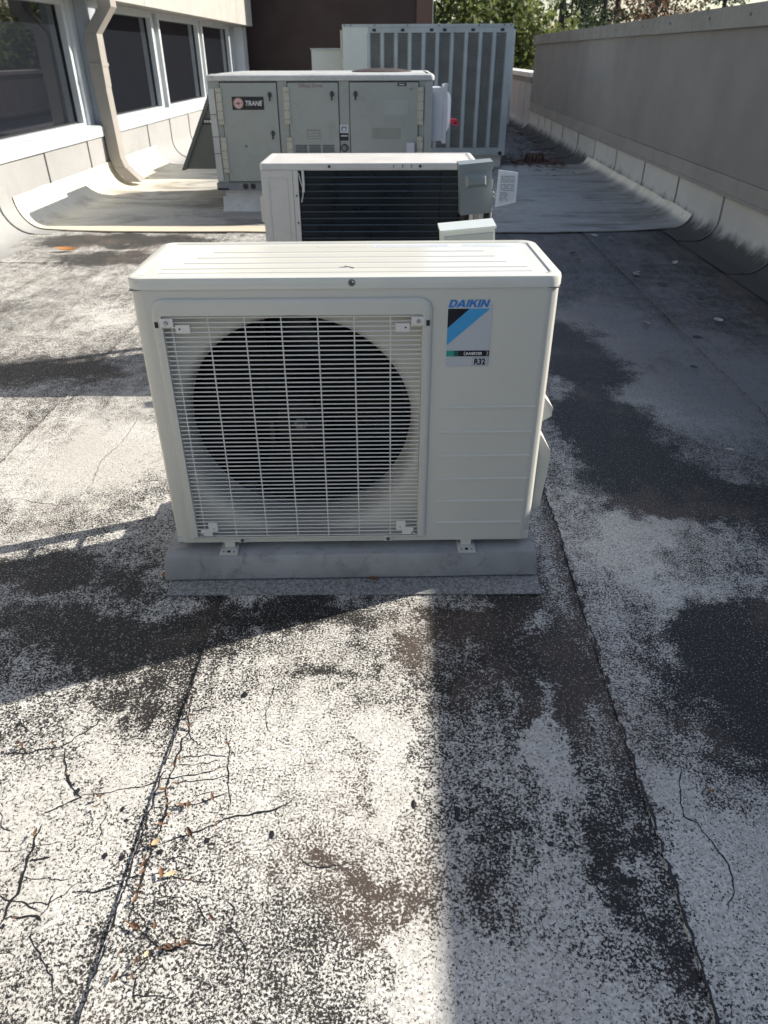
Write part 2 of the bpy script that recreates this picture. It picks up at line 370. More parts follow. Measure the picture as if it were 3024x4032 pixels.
# ================================================================== SETTING
bm = B(); quad(bm, [(-400, -400, -5), (400, -400, -5), (400, 400, -5), (-400, 400, -5)])
struct(obj('ground', bm, 'ground', smooth=0))
XL, XR, CR = -3.2, 2.4, .25
CRS = {-1: .25, 1: .17}
roof = struct(bx('roof', 'bldg', None, -3.3, 2.5, -6, 26, -4.98, -.004))
LAPS = [-3.25, -2.36, -1.415, -.472, .478, 1.45, 2.44]
ENDS = {0: 5.2, 1: 7.9, 2: 4.1, 3: 12, 4: 13.2, 5: 9.3}
for i in range(6):
    x0, x1 = LAPS[i], LAPS[i + 1] + .07
    ys = [-6, 5.2 if i == 0 else 20, 26] if i == 0 else [-6, 26]
    for j in range(len(ys) - 1):
        bm = B(); z0 = .0062 + .0002 * (j % 2); y0, y1 = ys[j] - (.08 if j else 0), ys[j + 1]
        nY = 1; rnd = random.Random(i * 9 + j)
        rows = []
        k = 0; y = y0
        while True:
            jx = noise.noise(Vector((i * 5., y * 3, 0))) * .004
            rows.append((y, jx)); 
            if y >= y1: break
            y = min(y + (.15 if y < 6 else 2), y1)
        L = [bm.verts.new((x0 + jx, y, z0 + (.003 if j else 0))) for y, jx in rows]; Rr = [bm.verts.new((x1, y, .0006 + (.003 if j else 0))) for y, jx in rows]
        Lb = [bm.verts.new((x0 + jx, y, -.002)) for y, jx in rows]
        for a in range(len(rows) - 1):
            bm.faces.new((L[a], Rr[a], Rr[a + 1], L[a + 1])); bm.faces.new((Lb[a], L[a], L[a + 1], Lb[a + 1]))
        bm.faces.new((Lb[0], bm.verts.new((x1, y0, -.002)), Rr[0], L[0]))
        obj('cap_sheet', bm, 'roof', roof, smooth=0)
# cream membrane strip laid across the roof and turned up both walls
def profile(xf, side, top, off, n=8, toe=.12):
    """points (x,z) from the roof out to the wall, up the cove to height top; side -1 left wall, +1 right wall"""
    CR = CRS[side]; r = CR - off; xc = xf - side * CR; pts = [(xc - side * toe, off)]
    for k in range(n + 1):
        a = k / n * math.pi / 2
        x, z = xc + side * r * math.sin(a), CR - r * math.cos(a)
        if z > top: break
        pts.append((x, z))
    if top > CR: pts.append((xf - side * off, top))
    return pts
def sheet():
    bm = B(); L = profile(XL, -1, .2505, .019)[::-1]; Rp = profile(XR, 1, .13, .019)
    flat = [(-2.95 + .12 + (2.23 - .12 + 2.83) * k / 44, .019) for k in range(1, 44)]
    pr = L + flat + Rp; ny = 40; grid = []
    for j in range(ny + 1):
        row = []
        for k, (x, z) in enumerate(pr):
            t = j / ny; y0 = 6.33 if x < -2.8 else 6.17; y0 = 6.12 + .2 * max(0, (abs(x + .5) - 1.6) / 1.2) ** 2
            y1 = 10.3
            y = y0 + (y1 - y0) * t + noise.noise(Vector((x * 2.5, j * 7.1, 0))) * (.02 if j in (0, ny) else .0)
            wz = (noise.noise(Vector((x * 2.2, y * 2.6, 3))) + .3) * .007 if abs(x) < 2.9 and .0 < t < 1 else 0
            wob = noise.noise(Vector((y * 3, 0, 5))) * .012 if k in (0, len(pr) - 1) else 0
            row.append(bm.verts.new((x, y, z + max(0, wz) + wob)))
        grid.append(row)
    for j in range(ny):
        for k in range(len(pr) - 1): bm.faces.new((grid[j][k], grid[j][k + 1], grid[j + 1][k + 1], grid[j + 1][k]))
    edge = [bm.verts.new((v.co.x, v.co.y, v.co.z - .008 if abs(v.co.x) < 2.9 else v.co.z)) for v in grid[0]]
    for k in range(len(pr) - 1): bm.faces.new((edge[k], edge[k + 1], grid[0][k + 1], grid[0][k]))
    o = obj('membrane_strip', bm, 'sheet', roof, smooth=60)
    o['label'] = 'cream coated membrane strip laid across the roof'
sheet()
# cracks, laps and blots -------------------------------------------------
CRACKS=[
 (0.0037,[(-0.463,1.153),(-0.460,1.096),(-0.444,1.045),(-0.450,1.006),(-0.450,0.965),(-0.452,0.935),(-0.453,0.895),(-0.436,0.852),(-0.438,0.811),(-0.440,0.771),(-0.445,0.743),(-0.444,0.716),(-0.442,0.689),(-0.444,0.668),(-0.444,0.643),(-0.436,0.630),(-0.420,0.624)]),
 (0.0045,[(-0.440,0.771),(-0.405,0.789),(-0.359,0.807),(-0.322,0.828),(-0.270,0.845),(-0.220,0.857),(-0.198,0.884)]),
 (0.0023,[(-0.437,0.716),(-0.421,0.721),(-0.395,0.719),(-0.367,0.711),(-0.323,0.708)]),
 (0.0030,[(-0.420,0.624),(-0.401,0.609),(-0.385,0.598),(-0.396,0.579),(-0.413,0.560),(-0.436,0.546)]),
 (0.0045,[(-0.385,0.598),(-0.361,0.594),(-0.347,0.604),(-0.324,0.607),(-0.296,0.605),(-0.293,0.594)]),
 (0.0045,[(-0.821,0.973),(-0.762,0.977),(-0.697,0.994),(-0.669,1.030),(-0.649,1.054),(-0.648,1.074),(-0.671,1.077)]),
 (0.0045,[(-0.693,0.991),(-0.669,0.937),(-0.643,0.897),(-0.615,0.875),(-0.642,0.858),(-0.674,0.831)]),
 (0.0030,[(-0.615,0.875),(-0.570,0.885),(-0.521,0.897),(-0.468,0.915),(-0.403,0.928),(-0.343,0.949)]),
 (0.0030,[(-0.451,1.092),(-0.422,1.098),(-0.391,1.101)]),
 (0.0030,[(-0.445,0.968),(-0.394,0.976),(-0.343,0.974)]),
 (0.0023,[(-0.447,0.947),(-0.409,0.954),(-0.360,0.961)]),
 (0.0023,[(-0.446,0.907),(-0.399,0.913),(-0.333,0.926)]),
 (0.0030,[(-0.437,0.857),(-0.399,0.855),(-0.360,0.872),(-0.326,0.892)]),
 (0.0060,[(-0.649,0.639),(-0.640,0.645),(-0.602,0.644),(-0.592,0.636)]),
 (0.0060,[(-0.657,0.741),(-0.641,0.746),(-0.622,0.747)]),
 (0.0060,[(-0.665,0.816),(-0.665,0.791),(-0.662,0.752),(-0.659,0.716),(-0.652,0.681),(-0.657,0.647),(-0.654,0.623)]),
 (0.0023,[(-0.657,0.711),(-0.609,0.710),(-0.569,0.708)]),
 (0.0023,[(-0.405,0.557),(-0.400,0.543),(-0.401,0.527),(-0.376,0.526),(-0.349,0.523),(-0.331,0.529)]),
 (0.0037,[(-0.556,0.687),(-0.515,0.692),(-0.478,0.708),(-0.446,0.716)]),
 (0.0023,[(-0.368,1.043),(-0.353,1.011),(-0.343,0.974),(-0.338,0.926),(-0.322,0.881),(-0.320,0.839)]),
 (0.0023,[(-0.876,1.087),(-0.839,1.078),(-0.794,1.038),(-0.774,1.028)]),
 (0.0030,[(0.606,1.101),(0.588,1.053),(0.558,1.040),(0.542,1.053)]),
 (0.0037,[(0.576,0.990),(0.549,0.898),(0.542,0.855),(0.562,0.840),(0.575,0.801),(0.590,0.759),(0.582,0.710),(0.551,0.676)]),
 (0.0067,[(0.488,0.859),(0.470,0.828),(0.465,0.789),(0.468,0.777)]),
 (0.0023,[(-1.298,1.969),(-1.241,1.976),(-1.171,1.954),(-1.099,1.939),(-1.054,1.945),(-1.043,1.997),(-1.033,2.068),(-1.062,2.236),(-1.041,2.350),(-1.035,2.457),(-1.044,2.622),(-1.042,2.711)]),
 (0.0023,[(-1.330,2.158),(-1.336,2.259),(-1.340,2.375),(-1.330,2.468),(-1.381,2.781),(-1.372,2.859),(-1.377,3.048),(-1.367,3.185),(-1.356,3.282)]),
 (0.0105,[(1.816,5.842),(1.830,5.637),(1.895,5.471),(1.861,5.164),(1.864,4.886),(1.881,4.674),(1.842,4.439)]),
 (0.0045,[(-0.793,1.260),(-0.776,1.285),(-0.759,1.299),(-0.741,1.312)]),
 (0.0045,[(-0.673,1.327),(-0.661,1.347)]),
]
BLOTS=[ (0.115,0.854),(0.121,0.838),(0.209,0.833),(0.249,0.823),(0.316,0.840),(0.281,0.794),(0.033,0.871),(0.417,1.063),(0.103,0.744),(0.288,0.809),(-0.510,0.827),(-0.525,0.850),(-0.525,0.755),(-0.493,0.752),(-0.426,0.761),(-0.347,0.785),(-0.344,1.141),(-0.468,0.759),(-0.817,1.049),(-0.640,0.903),(-0.627,0.886),(-0.230,0.800),(-0.630,1.314),(-0.531,1.479),(-0.759,1.299) ]
LEAVES=[ (-0.464,1.146),(-0.462,1.103),(-0.447,1.075),(-0.447,1.048),(-0.444,0.962),(-0.451,0.947),(-0.433,0.901),(-0.454,0.887),(-0.444,0.871),(-0.438,0.857),(-0.411,0.854),(-0.398,0.855),(-0.381,0.864),(-0.429,0.834),(-0.438,0.813),(-0.380,0.798),(-0.336,0.815),(-0.448,0.747),(-0.446,0.734),(-0.444,0.720),(-0.443,0.709),(-0.441,0.694),(-0.442,0.683),(-0.442,0.672),(-0.442,0.668),(-0.443,0.633),(-0.435,0.628),(-0.428,0.627),(-0.421,0.626),(-0.378,0.593),(-0.365,0.593),(-0.361,0.597),(-0.355,0.601),(-0.348,0.599),(-0.343,0.602),(-0.335,0.604),(-0.327,0.603),(-0.405,0.577),(-0.410,0.573),(-0.434,0.550),(-0.408,0.550),(-0.354,1.001),(-0.572,0.870),(-0.570,0.849),(-0.659,0.920),(-0.720,0.994),(-0.780,0.988),(-0.665,0.791),(-0.583,0.789),(-0.632,0.635),(-0.305,0.644),(-0.356,0.873),(-0.371,0.709),(-0.355,0.708),(-0.445,0.772),(-0.410,0.719),(-0.439,0.585),(-0.396,0.628) ]
PALE=[ (1.506,5.971),(1.604,5.840),(1.842,5.703),(1.226,5.397),(1.859,5.098),(1.797,4.504),(1.690,3.841),(1.293,3.783),(1.216,5.185),(1.527,4.828) ]

def roof_z(x, y):
    for i in range(6):
        if LAPS[i] <= x < LAPS[i + 1]: return .0062 - .0056 * (x - LAPS[i]) / (LAPS[i + 1] + .07 - LAPS[i])
    return .006
def ribbon(bm, pts, w, z, rnd, taper=True):
    fin = []
    for (a, b) in zip(pts, pts[1:]):
        a, b = Vector((*a, 0)), Vector((*b, 0)); n_ = max(2, int((b - a).length / .008))
        for k in range(n_): fin.append(a.lerp(b, k / n_))
    fin.append(Vector((*pts[-1], 0)))
    prev = None; N_ = len(fin)
    for i, p in enumerate(fin):
        d = (fin[min(i + 1, N_ - 1)] - fin[max(i - 1, 0)])
        if d.length < 1e-6: continue
        d.normalize(); s = Vector((-d.y, d.x, 0))
        p = p + s * noise.noise(p * 45) * .006 + s * noise.noise(p * 160) * .003
        ww = w * (.45 + 1.3 * abs(noise.noise(p * 28 + Vector((3, 0, 0)))) + .35 * rnd.random())
        if taper: ww *= min(1, .25 + 6 * min(i, N_ - 1 - i) / N_)
        a_, b_ = p + s * ww, p - s * ww
        cur = (bm.verts.new((a_.x, a_.y, z + roof_z(p.x, p.y))), bm.verts.new((b_.x, b_.y, z + roof_z(p.x, p.y))))
        if prev: bm.faces.new((prev[0], cur[0], cur[1], prev[1]))
        prev = cur
rnd = random.Random(3)
bm = B()
for wd, pl in CRACKS: ribbon(bm, pl, wd * .42, .0007, rnd)
rc = random.Random(17)
for k in range(46):
    left = k < 34
    x, y = (rc.uniform(-1.0, -.18), rc.uniform(.5, 1.12)) if left else (rc.uniform(.5, 1.0), rc.uniform(.6, 2.2))
    a = rc.choice((0, 1.3, -.6)) + rc.uniform(-.5, .5); pl = [(x, y)]
    for j in range(rc.randint(3, 7)):
        a += rc.uniform(-.7, .7); st = rc.uniform(.012, .035); x += math.cos(a) * st; y += math.sin(a) * st; pl.append((x, y))
    ribbon(bm, pl, rc.uniform(.0004, .0011), .0007, rnd)
o = stuff(obj('crack', bm, 'bitumen', roof, smooth=0, normals=False)); o['label'] = 'network of weathered cracks in the roof surface'
for lx in LAPS[1:-1]:
    bm = B(); y = .2; pts = []
    while y < 6.1:
        pts.append((lx - .003 * 0 + .0015 + noise.noise(Vector((lx * 7, y * 4, 0))) * .004, y)); y += .1
    for k in range(0, len(pts) - 2, 1):
        if noise.noise(Vector((lx * 3, pts[k][1] * 2.3, 9))) > -.25 or lx == .478:
            pass
    ribbon(bm, pts, {.478: .0030, -.472: .0016}.get(lx, .0014), .0009, rnd, False)
    o = stuff(obj('lap_bitumen', bm, 'bitumen', roof, smooth=0, normals=False))
bm = B()
for (x, y) in BLOTS + [(1.33, 5.2), (1.38, 4.9), (1.55, 5.0), (1.62, 4.6), (1.95, 4.9), (1.35, 3.2), (1.9, 5.3), (1.75, 4.3), (1.5, 3.6)]:
    far = y > 2.5; r_ = (.0025 + .005 * rnd.random()) * (4 if far else 1); n_ = 15; ay = .5 + rnd.random() * 1.6
    zq = roof_z(x, y) + .001; c = bm.verts.new((x, y, zq + .001)); ring = []
    for k in range(n_):
        a = 2 * math.pi * k / n_; q = r_ * (.75 + .5 * rnd.random()); ring.append(bm.verts.new((x + q * math.cos(a), y + q * ay * math.sin(a), zq)))
    for k in range(n_): bm.faces.new((c, ring[k], ring[(k + 1) % n_]))
o = stuff(obj('bitumen_blot', bm, 'bitumen', roof, smooth=0, normals=False))

# ---- upstand builder
def upstand(parent, xf, side, top, cuts, mat_, y_from, y_to):
    cuts = [y_from] + cuts + [y_to]
    for a, b in zip(cuts, cuts[1:]):
        bm = B(); p0 = profile(xf, side, top, .011); p1 = profile(xf, side, top, .004)
        ny = 4; rows = []
        for j in range(ny + 1):
            t = j / ny; y = (a - .02) * (1 - t) + (b + .03) * t
            rows.append([bm.verts.new((u[0] * (1 - t) + v[0] * t + noise.noise(Vector((a * 3, j * 3., k))) * .002, y + noise.noise(Vector((k * 1.3, a, j))) * (.012 if j in (0, ny) else 0), u[1] * (1 - t) + v[1] * t)) for k, (u, v) in enumerate(zip(p0, p1))])
        for r0, r1 in zip(rows, rows[1:]):
            for k in range(len(r0) - 1): bm.faces.new((r0[k], r0[k + 1], r1[k + 1], r1[k]))
        ed = [bm.verts.new((v.co.x + side * .009, v.co.y, v.co.z - (.009 if v.co.z < .2 else 0))) for v in rows[0]]
        for k in range(len(ed) - 1): bm.faces.new((ed[k], ed[k + 1], rows[0][k + 1], rows[0][k]))
        obj('membrane_panel', bm, mat_, parent, smooth=50)
        if a > y_from + .1 and a < 16:
            bm = B(); prev = None
            for k, (x, z) in enumerate(profile(xf, side, top, .0135, 16, .0)):
                w_ = .0055 + .005 * abs(noise.noise(Vector((a * 3, k * .9, 0)))); y = a - .018 + noise.noise(Vector((k * .8, a, 1))) * .006
                cur = (bm.verts.new((x, y - w_, z)), bm.verts.new((x, y + w_, z)))
                if prev: bm.faces.new((prev[0], cur[0], cur[1], prev[1]))
                prev = cur
            obj('seam_sealant', bm, 'sealant', parent, smooth=60)

# ---- right parapet
ZB0, ZB1, ZC0, ZC1 = .344, .462, 1.378, 1.507
pw = thing('parapet_wall', 'tall grey parapet wall along the right side of the roof', 'parapet wall', (XR + .15, 5, 0))
def P(o): # keep world coordinates of a child built in world space
    o.location = (-o.parent.location.x, -o.parent.location.y, -o.parent.location.z); return o
def PW(f):  # shift all children made in f under an offset parent
    n0 = set(col.objects); f()
P(bx('wall_core', 'wallgrey', pw, XR, XR + .3, -6, 15.7, -.003, ZC1 - .03))
P(bx('flashing_band', 'band', pw, XR - .026, XR - .0, -6, 15.66, ZB0, ZB1, bevel=.003))
P(bx('drip_edge', 'band', pw, XR - .036, XR - .001, -6, 15.66, ZB0 - .012, ZB0 + .012, bevel=.003))
caps = [-6, -2.2, 1.3, 4.82, 8.33, 11.85, 15.74]
for k, (a, b) in enumerate(zip(caps, caps[1:])):
    bm = B(); d = .003 * (k % 2); o_ = .035 + d
    prism(bm, [(XR - o_, ZC0 - d), (XR - o_ + .012, ZC0 - d), (XR - .012, ZC0 + .03), (XR - .012, ZC1 - .02), (XR + .32, ZC1 - .02), (XR + .32, ZC0), (XR + .345, ZC0), (XR + .335, ZC1 + .006 + d), (XR - o_ + .006, ZC1 + d)], 'y', a - (.04 if k % 2 else 0), b + (.04 if k % 2 else 0))
    c = P(obj('cap_flashing', bm, 'cap', pw, bevel=.003, smooth=30))
    for q in range(4):
        y = a + (b - a) * (q + .5) / 4 + .2 * math.sin(k * 3 + q)
        s = bm2 = B(); lathe(bm2, [(0, -.004), (.009, -.003), (.011, 0)], 10, axis='x')
        s = obj('screw', bm2, 'dsteel', c); s.location = (XR - o_ - .001, y, ZC0 + .07)
seamsR = [3.9, 4.87, 5.85, 6.89, 7.93, 9.03, 10.11, 11.13, 12.27, 13.25, 13.9, 14.5]
n0 = set(o.name for o in col.objects)
upstand(pw, XR, 1, ZB0 + .02, [-5, -4, -3, -2, -1, 0, 1, 2, 2.95] + seamsR, 'upR', -6, 15.66)
for o in [o for o in col.objects if o.name not in n0]: P(o)
# low parapet beyond
lw = thing('low_parapet', 'low pale parapet with white cap beyond the tall grey wall', 'parapet wall', (XR + .15, 18, 0))
P(bx('wall_core', 'upFar', lw, XR + .02, XR + .28, 15.73, 26, -.003, .86))
P(bx('cap_flashing', 'capwhite', lw, XR - .05, XR + .33, 15.78, 26, .86, .935, bevel=.008))
P(bx('flashing_band', 'cap', lw, XR - .01, XR + .019, 15.78, 26, .76, .858))
n0 = set(o.name for o in col.objects)
upstand(lw, XR, 1, .76, [16.5, 17.3, 18.1, 18.9, 19.7, 20.5, 21.3, 22.1, 23, 24], 'upFar', 15.72, 26)
for o in [o for o in col.objects if o.name not in n0]: P(o)

# ---- left building -----------------------------------------------------
XG, XF = -3.38, -3.02
ob = thing('office_building', 'office building with dark windows and cream fascia along the left side', 'building', (XL - 2, 8, 0))
def LB(o): return P(o)
LB(bx('base_wall', 'fascia', ob, -9, XL, -6, 17.5, -.003, .50))
LB(bx('floor_slab', 'interior', ob, -9, XG - .06, -6, 17.3, .50, .56))
LB(bx('room_wall', 'interior', ob, -9, -8.6, -6, 17.3, .56, 1.75))
LB(bx('ceiling_panel', 'interior', ob, -8.6, XG - .07, -6, 17.3, 1.72, 1.75))
n0 = set(o.name for o in col.objects)
upstand(ob, XL, -1, .503, [-5, -4, -3, -2, -1, 0, 1, 2, 3.05, 4.05, 5.05, 6.06, 7.076, 8.106, 9.095, 10.12, 11.13, 12.136, 13.15, 14.15, 15.15, 16.15], 'upL', -6, 17.45)
for o in [o for o in col.objects if o.name not in n0]: P(o)
# fascia slabs
zf = 1.71
fj = [-6, -2.1, 3.0, 6.6, 10.185, 15.72, 17.25]
for a, b in zip(fj, fj[1:]):
    LB(bx('fascia_panel', 'fascia', ob, XF - .16, XF, a + .006, b - .006, zf, 3.6, bevel=.004))
LB(bx('soffit', 'spout', ob, XG - .3, XF - .161, -6, 17.2, zf - .01 + .012, zf + .05))
LB(bx('roof_block', 'fascia', ob, -9, XF - .17, -6, 17.2, zf + .06, 3.55))
# windows: (y0, y1) of each frame
wins = [(-5.0, -2.2), (-2.0, .6), (.8, 3.4), (3.6, 5.6), (5.75, 8.47), (9.25, 11.36), (11.60, 13.88), (14.08, 16.28), (16.50, 16.95)]
wins = wins[:8]
for a, b in wins:
    bm = B(); f = .075; xo, xi = XG + .075, XG - .05
    box(bm, xi, xo, a, a + f, .58, 1.70); box(bm, xi, xo, b - f, b, .58, 1.70)
    box(bm, xi, xo - .002, a + f, b - f, .58, .635); box(bm, xi, xo - .002, a + f, b - f, 1.64, 1.70)
    w_ = LB(obj('window', bm, 'alu', ob, bevel=.003, smooth=30))
    bm = B(); box(bm, XG - .012, XG, a + f - .004, b - f + .004, .633, 1.642); p_ = obj('pane', bm, 'glass', w_, smooth=0)
    bm = B(); box(bm, XG + .001, XG + .014, a + f, a + f + .018, .635, 1.64); box(bm, XG + .001, XG + .014, b - f - .018, b - f, .635, 1.64)
    box(bm, XG + .001, XG + .013, a + f + .018, b - f - .018, .635, .65); obj('gasket', bm, 'black', w_, smooth=0)
for a, b in [(-2.2, -2.0), (.6, .8), (3.4, 3.6), (5.6, 5.75), (11.36, 11.60), (13.88, 14.08), (16.28, 16.5)]:
    LB(bx('mullion_recess', 'gap', ob, XG - .06, XG - .01, a + .001, b - .001, .58, 1.70))
    LB(bx('mullion_cap', 'alu', ob, XG - .009, XG + .03, (a + b) / 2 + .05, (a + b) / 2 + .07, .58, 1.69))
# sill and head
for a, b in [(-6, 8.60), (8.98, 17.4)]:
    bm = B(); prism(bm, [(XL + .028, .503), (XL + .028, .592), (XL + .010, .602), (XG + .079, .612), (XG + .079, .58), (XL - .03, .52), (XL + .018, .503)], 'y', a, b)
    LB(obj('sill_flashing', bm, 'sill', ob, bevel=.002, smooth=30))
LB(bx('window_head', 'alu', ob, XG - .05, XG + .085, -6, 17.0, 1.70, 1.713))
# column and end post
LB(bx('column_cover', 'alud', ob, XG - .05, XL + .055, 8.62, 8.86, .56, 1.709, bevel=.004))
LB(bx('column_flange', 'alu', ob, XG - .05, XG + .11, 8.475, 8.615, .60, 1.708, bevel=.004))
LB(bx('column_filler', 'alud', ob, XG - .05, XG + .03, 8.865, 9.245, .60, 1.707))
LB(bx('column_base', 'duct', ob, XG, XL + .012, 8.65, 8.92, .42, .555))
LB(bx('end_post', 'alu', ob, XG - .1, XL + .01, 17.0, 17.42, .505, 1.705, bevel=.006))
LB(bx('end_filler', 'alud', ob, XG - .1, XG + .02, 16.52, 16.995, .60, 1.69))
LB(bx('end_wall', 'fascia', ob, -9, XG - .11, 17.31, 17.45, .50, 1.76))

# ---- downspout
ds = thing('downspout', 'cream rectangular downspout kicked back under the fascia', 'downspout', (-3.1, 8.6, 0))
def spout(bm, path, dx, dy):
    prev = None
    for (x, y, z) in path:
        r_ = [bm.verts.new((x + sx_ * dx / 2, y + sy_ * dy / 2, z)) for sx_, sy_ in ((-1, -1), (1, -1), (1, 1), (-1, 1))]
        if prev:
            for i in range(4): bm.faces.new((prev[i], prev[(i + 1) % 4], r_[(i + 1) % 4], r_[i]))
        else: bm.faces.new(r_)
        prev = r_
    bm.faces.new(prev[::-1])
y_ = 8.64
bm = B(); spout(bm, [(-2.94, y_, 3.4), (-2.94, y_, 1.63)], .13, .17); P(obj('upper_pipe', bm, 'spout', ds, bevel=.004))
bm = B(); spout(bm, [(-2.94, y_, 1.629), (-3.13, y_, 1.41)], .132, .172); P(obj('offset_elbow', bm, 'spout', ds, bevel=.004))
bm = B(); spout(bm, [(-3.13, y_, 1.409), (-3.13, y_, .95)], .13, .17); P(obj('pipe', bm, 'spout', ds, bevel=.004))
bm = B(); spout(bm, [(-3.13, y_, .955), (-3.11, y_, .30), (-3.075, y_, .19)], .12, .16); P(obj('pipe', bm, 'spout', ds, bevel=.004))
bm = B(); spout(bm, [(-3.075, y_, .192), (-2.93, y_ - .02, .055)], .14, .175)
P(obj('shoe', bm, 'spout', ds, bevel=.004))
P(bx('strap', 'spout', ds, -3.19, -3.06, y_ - .1, y_ + .1, 1.13, 1.16))

# ---- brown wall beyond
bw = thing('brown_wall', 'tall dark brown wall behind the rooftop units', 'building', (-4, 18.5, -5))
P(bx('wall_panel', 'brown', bw, -12, .25, 18.2, 20, -4.99, 7))
P(bx('corner_panel', 'brownpale', bw, .255, .585, 18.15, 20, -4.99, 7))  # strip in a lighter brown than the wall panel
P(bx('corner_trim', 'capwhite', bw, .586, .60, 18.14, 18.2, -4.99, 7))

# ---- drain
dr = thing('roof_drain', 'rusty domed roof drain ringed by wet leaves near the right wall', 'roof drain', (1.74, 10.62, .012))
bm = B(); lathe(bm, [(.0, .0), (.30, .0), (.28, .012), (.17, .012), (.16, .006), (0, .006)], 28, axis='z'); obj('flange', bm, 'rust', dr)
for k in range(16):
    a = k * math.pi / 8; bm = B(); c_, s_ = math.cos(a), math.sin(a)
    tube(bm, [(.12 * c_, .12 * s_, .01), (.118 * c_, .118 * s_, .08), (.08 * c_, .08 * s_, .115), (.02 * c_, .02 * s_, .12)], .008, 5); obj('strainer_bar', bm, 'rust', dr)
bm = B(); lathe(bm, [(0, .128), (.07, .124), (.09, .112), (.085, .105), (0, .11)], 16, axis='z'); obj('strainer_cap', bm, 'dsteel', dr)
rnd = random.Random(11)
bm = B()
for k in range(420):
    a = rnd.random() * 6.28; q = abs(rnd.gauss(0, .42)) + .1; x, y = 1.74 + q * math.cos(a) * 1.1, 10.62 + q * math.sin(a) * 1.3
    if x > 2.1: continue
    s = .018 + .03 * rnd.random(); t = rnd.random() * 3; z = .02 + .02 * rnd.random()
    quad(bm, [(x + s * math.cos(t + i * 1.57), y + s * .6 * math.sin(t + i * 1.57), z + .006 * (i % 2)) for i in range(4)])
o = stuff(obj('leaf_litter', bm, 'rust', None, smooth=0, normals=False)); o['label'] = 'brown leaf litter gathered round the roof drain'; o['category'] = 'leaf litter'
bm = B()
for k in range(500):
    x, y = 1.2 + rnd.random() * .95, 10.6 + rnd.random() * 5
    s = .015 + .03 * rnd.random(); t = rnd.random() * 3
    quad(bm, [(x + s * math.cos(t + i * 1.57), y + s * .6 * math.sin(t + i * 1.57), .012 + .012 * rnd.random()) for i in range(4)])
o = stuff(obj('leaf_litter', bm, 'leafpale', None, smooth=0, normals=False)); o['label'] = 'scattered dead leaves on the dark roof behind the drain'; o['category'] = 'leaf litter'

# ================================================================== HEAT PUMPS
UW, UD, UZ0, UZ1 = .965, .36, .022, .728      # local z = 0 on the pad top
def ring_path(x0, x1, y0, y1, r, n=6):
    pts = []
    for cx, cy, a0 in ((x1 - r, y0 + r, -90), (x1 - r, y1 - r, 0), (x0 + r, y1 - r, 90), (x0 + r, y0 + r, 180)):
        for k in range(n + 1):
            a = R(a0 + 90 * k / n); pts.append((cx + r * math.cos(a), cy + r * math.sin(a)))
    return pts
def shell(bm, path, z0, z1, holes=(), t=.0):
    """vertical wall along a closed plan path with rectangular holes (x0,x1,y0,y1,z0,z1); path edges are pre-split"""
    zs = sorted({z0, z1} | {h[4] for h in holes} | {h[5] for h in holes})
    # split path at hole borders
    pp = []
    k = len(path)
    for i in range(k):
        a, b = Vector(path[i]), Vector(path[(i + 1) % k]); ts = {0.}
        for h in holes:
            for ax, vals in ((0, h[0:2]), (1, h[2:4])):
                if abs(b[ax] - a[ax]) > 1e-6:
                    for v in vals:
                        t_ = (v - a[ax]) / (b[ax] - a[ax])
                        if 0 < t_ < 1: ts.add(t_)
        for t_ in sorted(ts): pp.append(a.lerp(b, t_))
    k = len(pp); V = {}
    def gv(i, j):
        if (i, j) not in V: V[i, j] = bm.verts.new((pp[i].x, pp[i].y, zs[j]))
        return V[i, j]
    for i in range(k):
        i2 = (i + 1) % k; m_ = (pp[i] + pp[i2]) / 2
        for j in range(len(zs) - 1):
            zm = (zs[j] + zs[j + 1]) / 2
            if any(h[0] < m_.x < h[1] and h[2] < m_.y < h[3] and h[4] < zm < h[5] for h in holes): continue
            bm.faces.new((gv(i, j), gv(i2, j), gv(i2, j + 1), gv(i, j + 1)))
def lid_mesh(bm, x0, x1, y0, y1, z0, z1, r):
    """pressed steel lid: skirt, rounded shoulder, shallow tray top"""
    lv = [(0, z0), (0, z1 - .007), (-.002, z1 - .002), (-.007, z1), (-.024, z1), (-.028, z1 - .003), (-.034, z1 - .003)]
    rings = []
    for off, z in lv:
        rings.append([bm.verts.new((x, y, z)) for x, y in ring_path(x0 - off, x1 + off, y0 - off, y1 + off, max(.008, r + off * .7))])
    for a, b in zip(rings, rings[1:]):
        for i in range(len(a)): bm.faces.new((a[i], a[(i + 1) % len(a)], b[(i + 1) % len(a)], b[i]))
    bm.faces.new(rings[-1])
    inner = [bm.verts.new((v.co.x, v.co.y, v.co.z + .0)) for v in rings[0]]
def screw(parent, x, y, z, r=.006, axis='y', mt='steel'):
    bm = B(); s = -1 if axis == 'y' else 1
    lathe(bm, [(0, -.003 * 1), (r * .4, -.003), (r * .5, -.0015), (r * .8, -.003), (r, -.001), (r, .002)], 12, axis=axis)
    o = obj('screw', bm, mt, parent); o.location = (x, y, z); return o

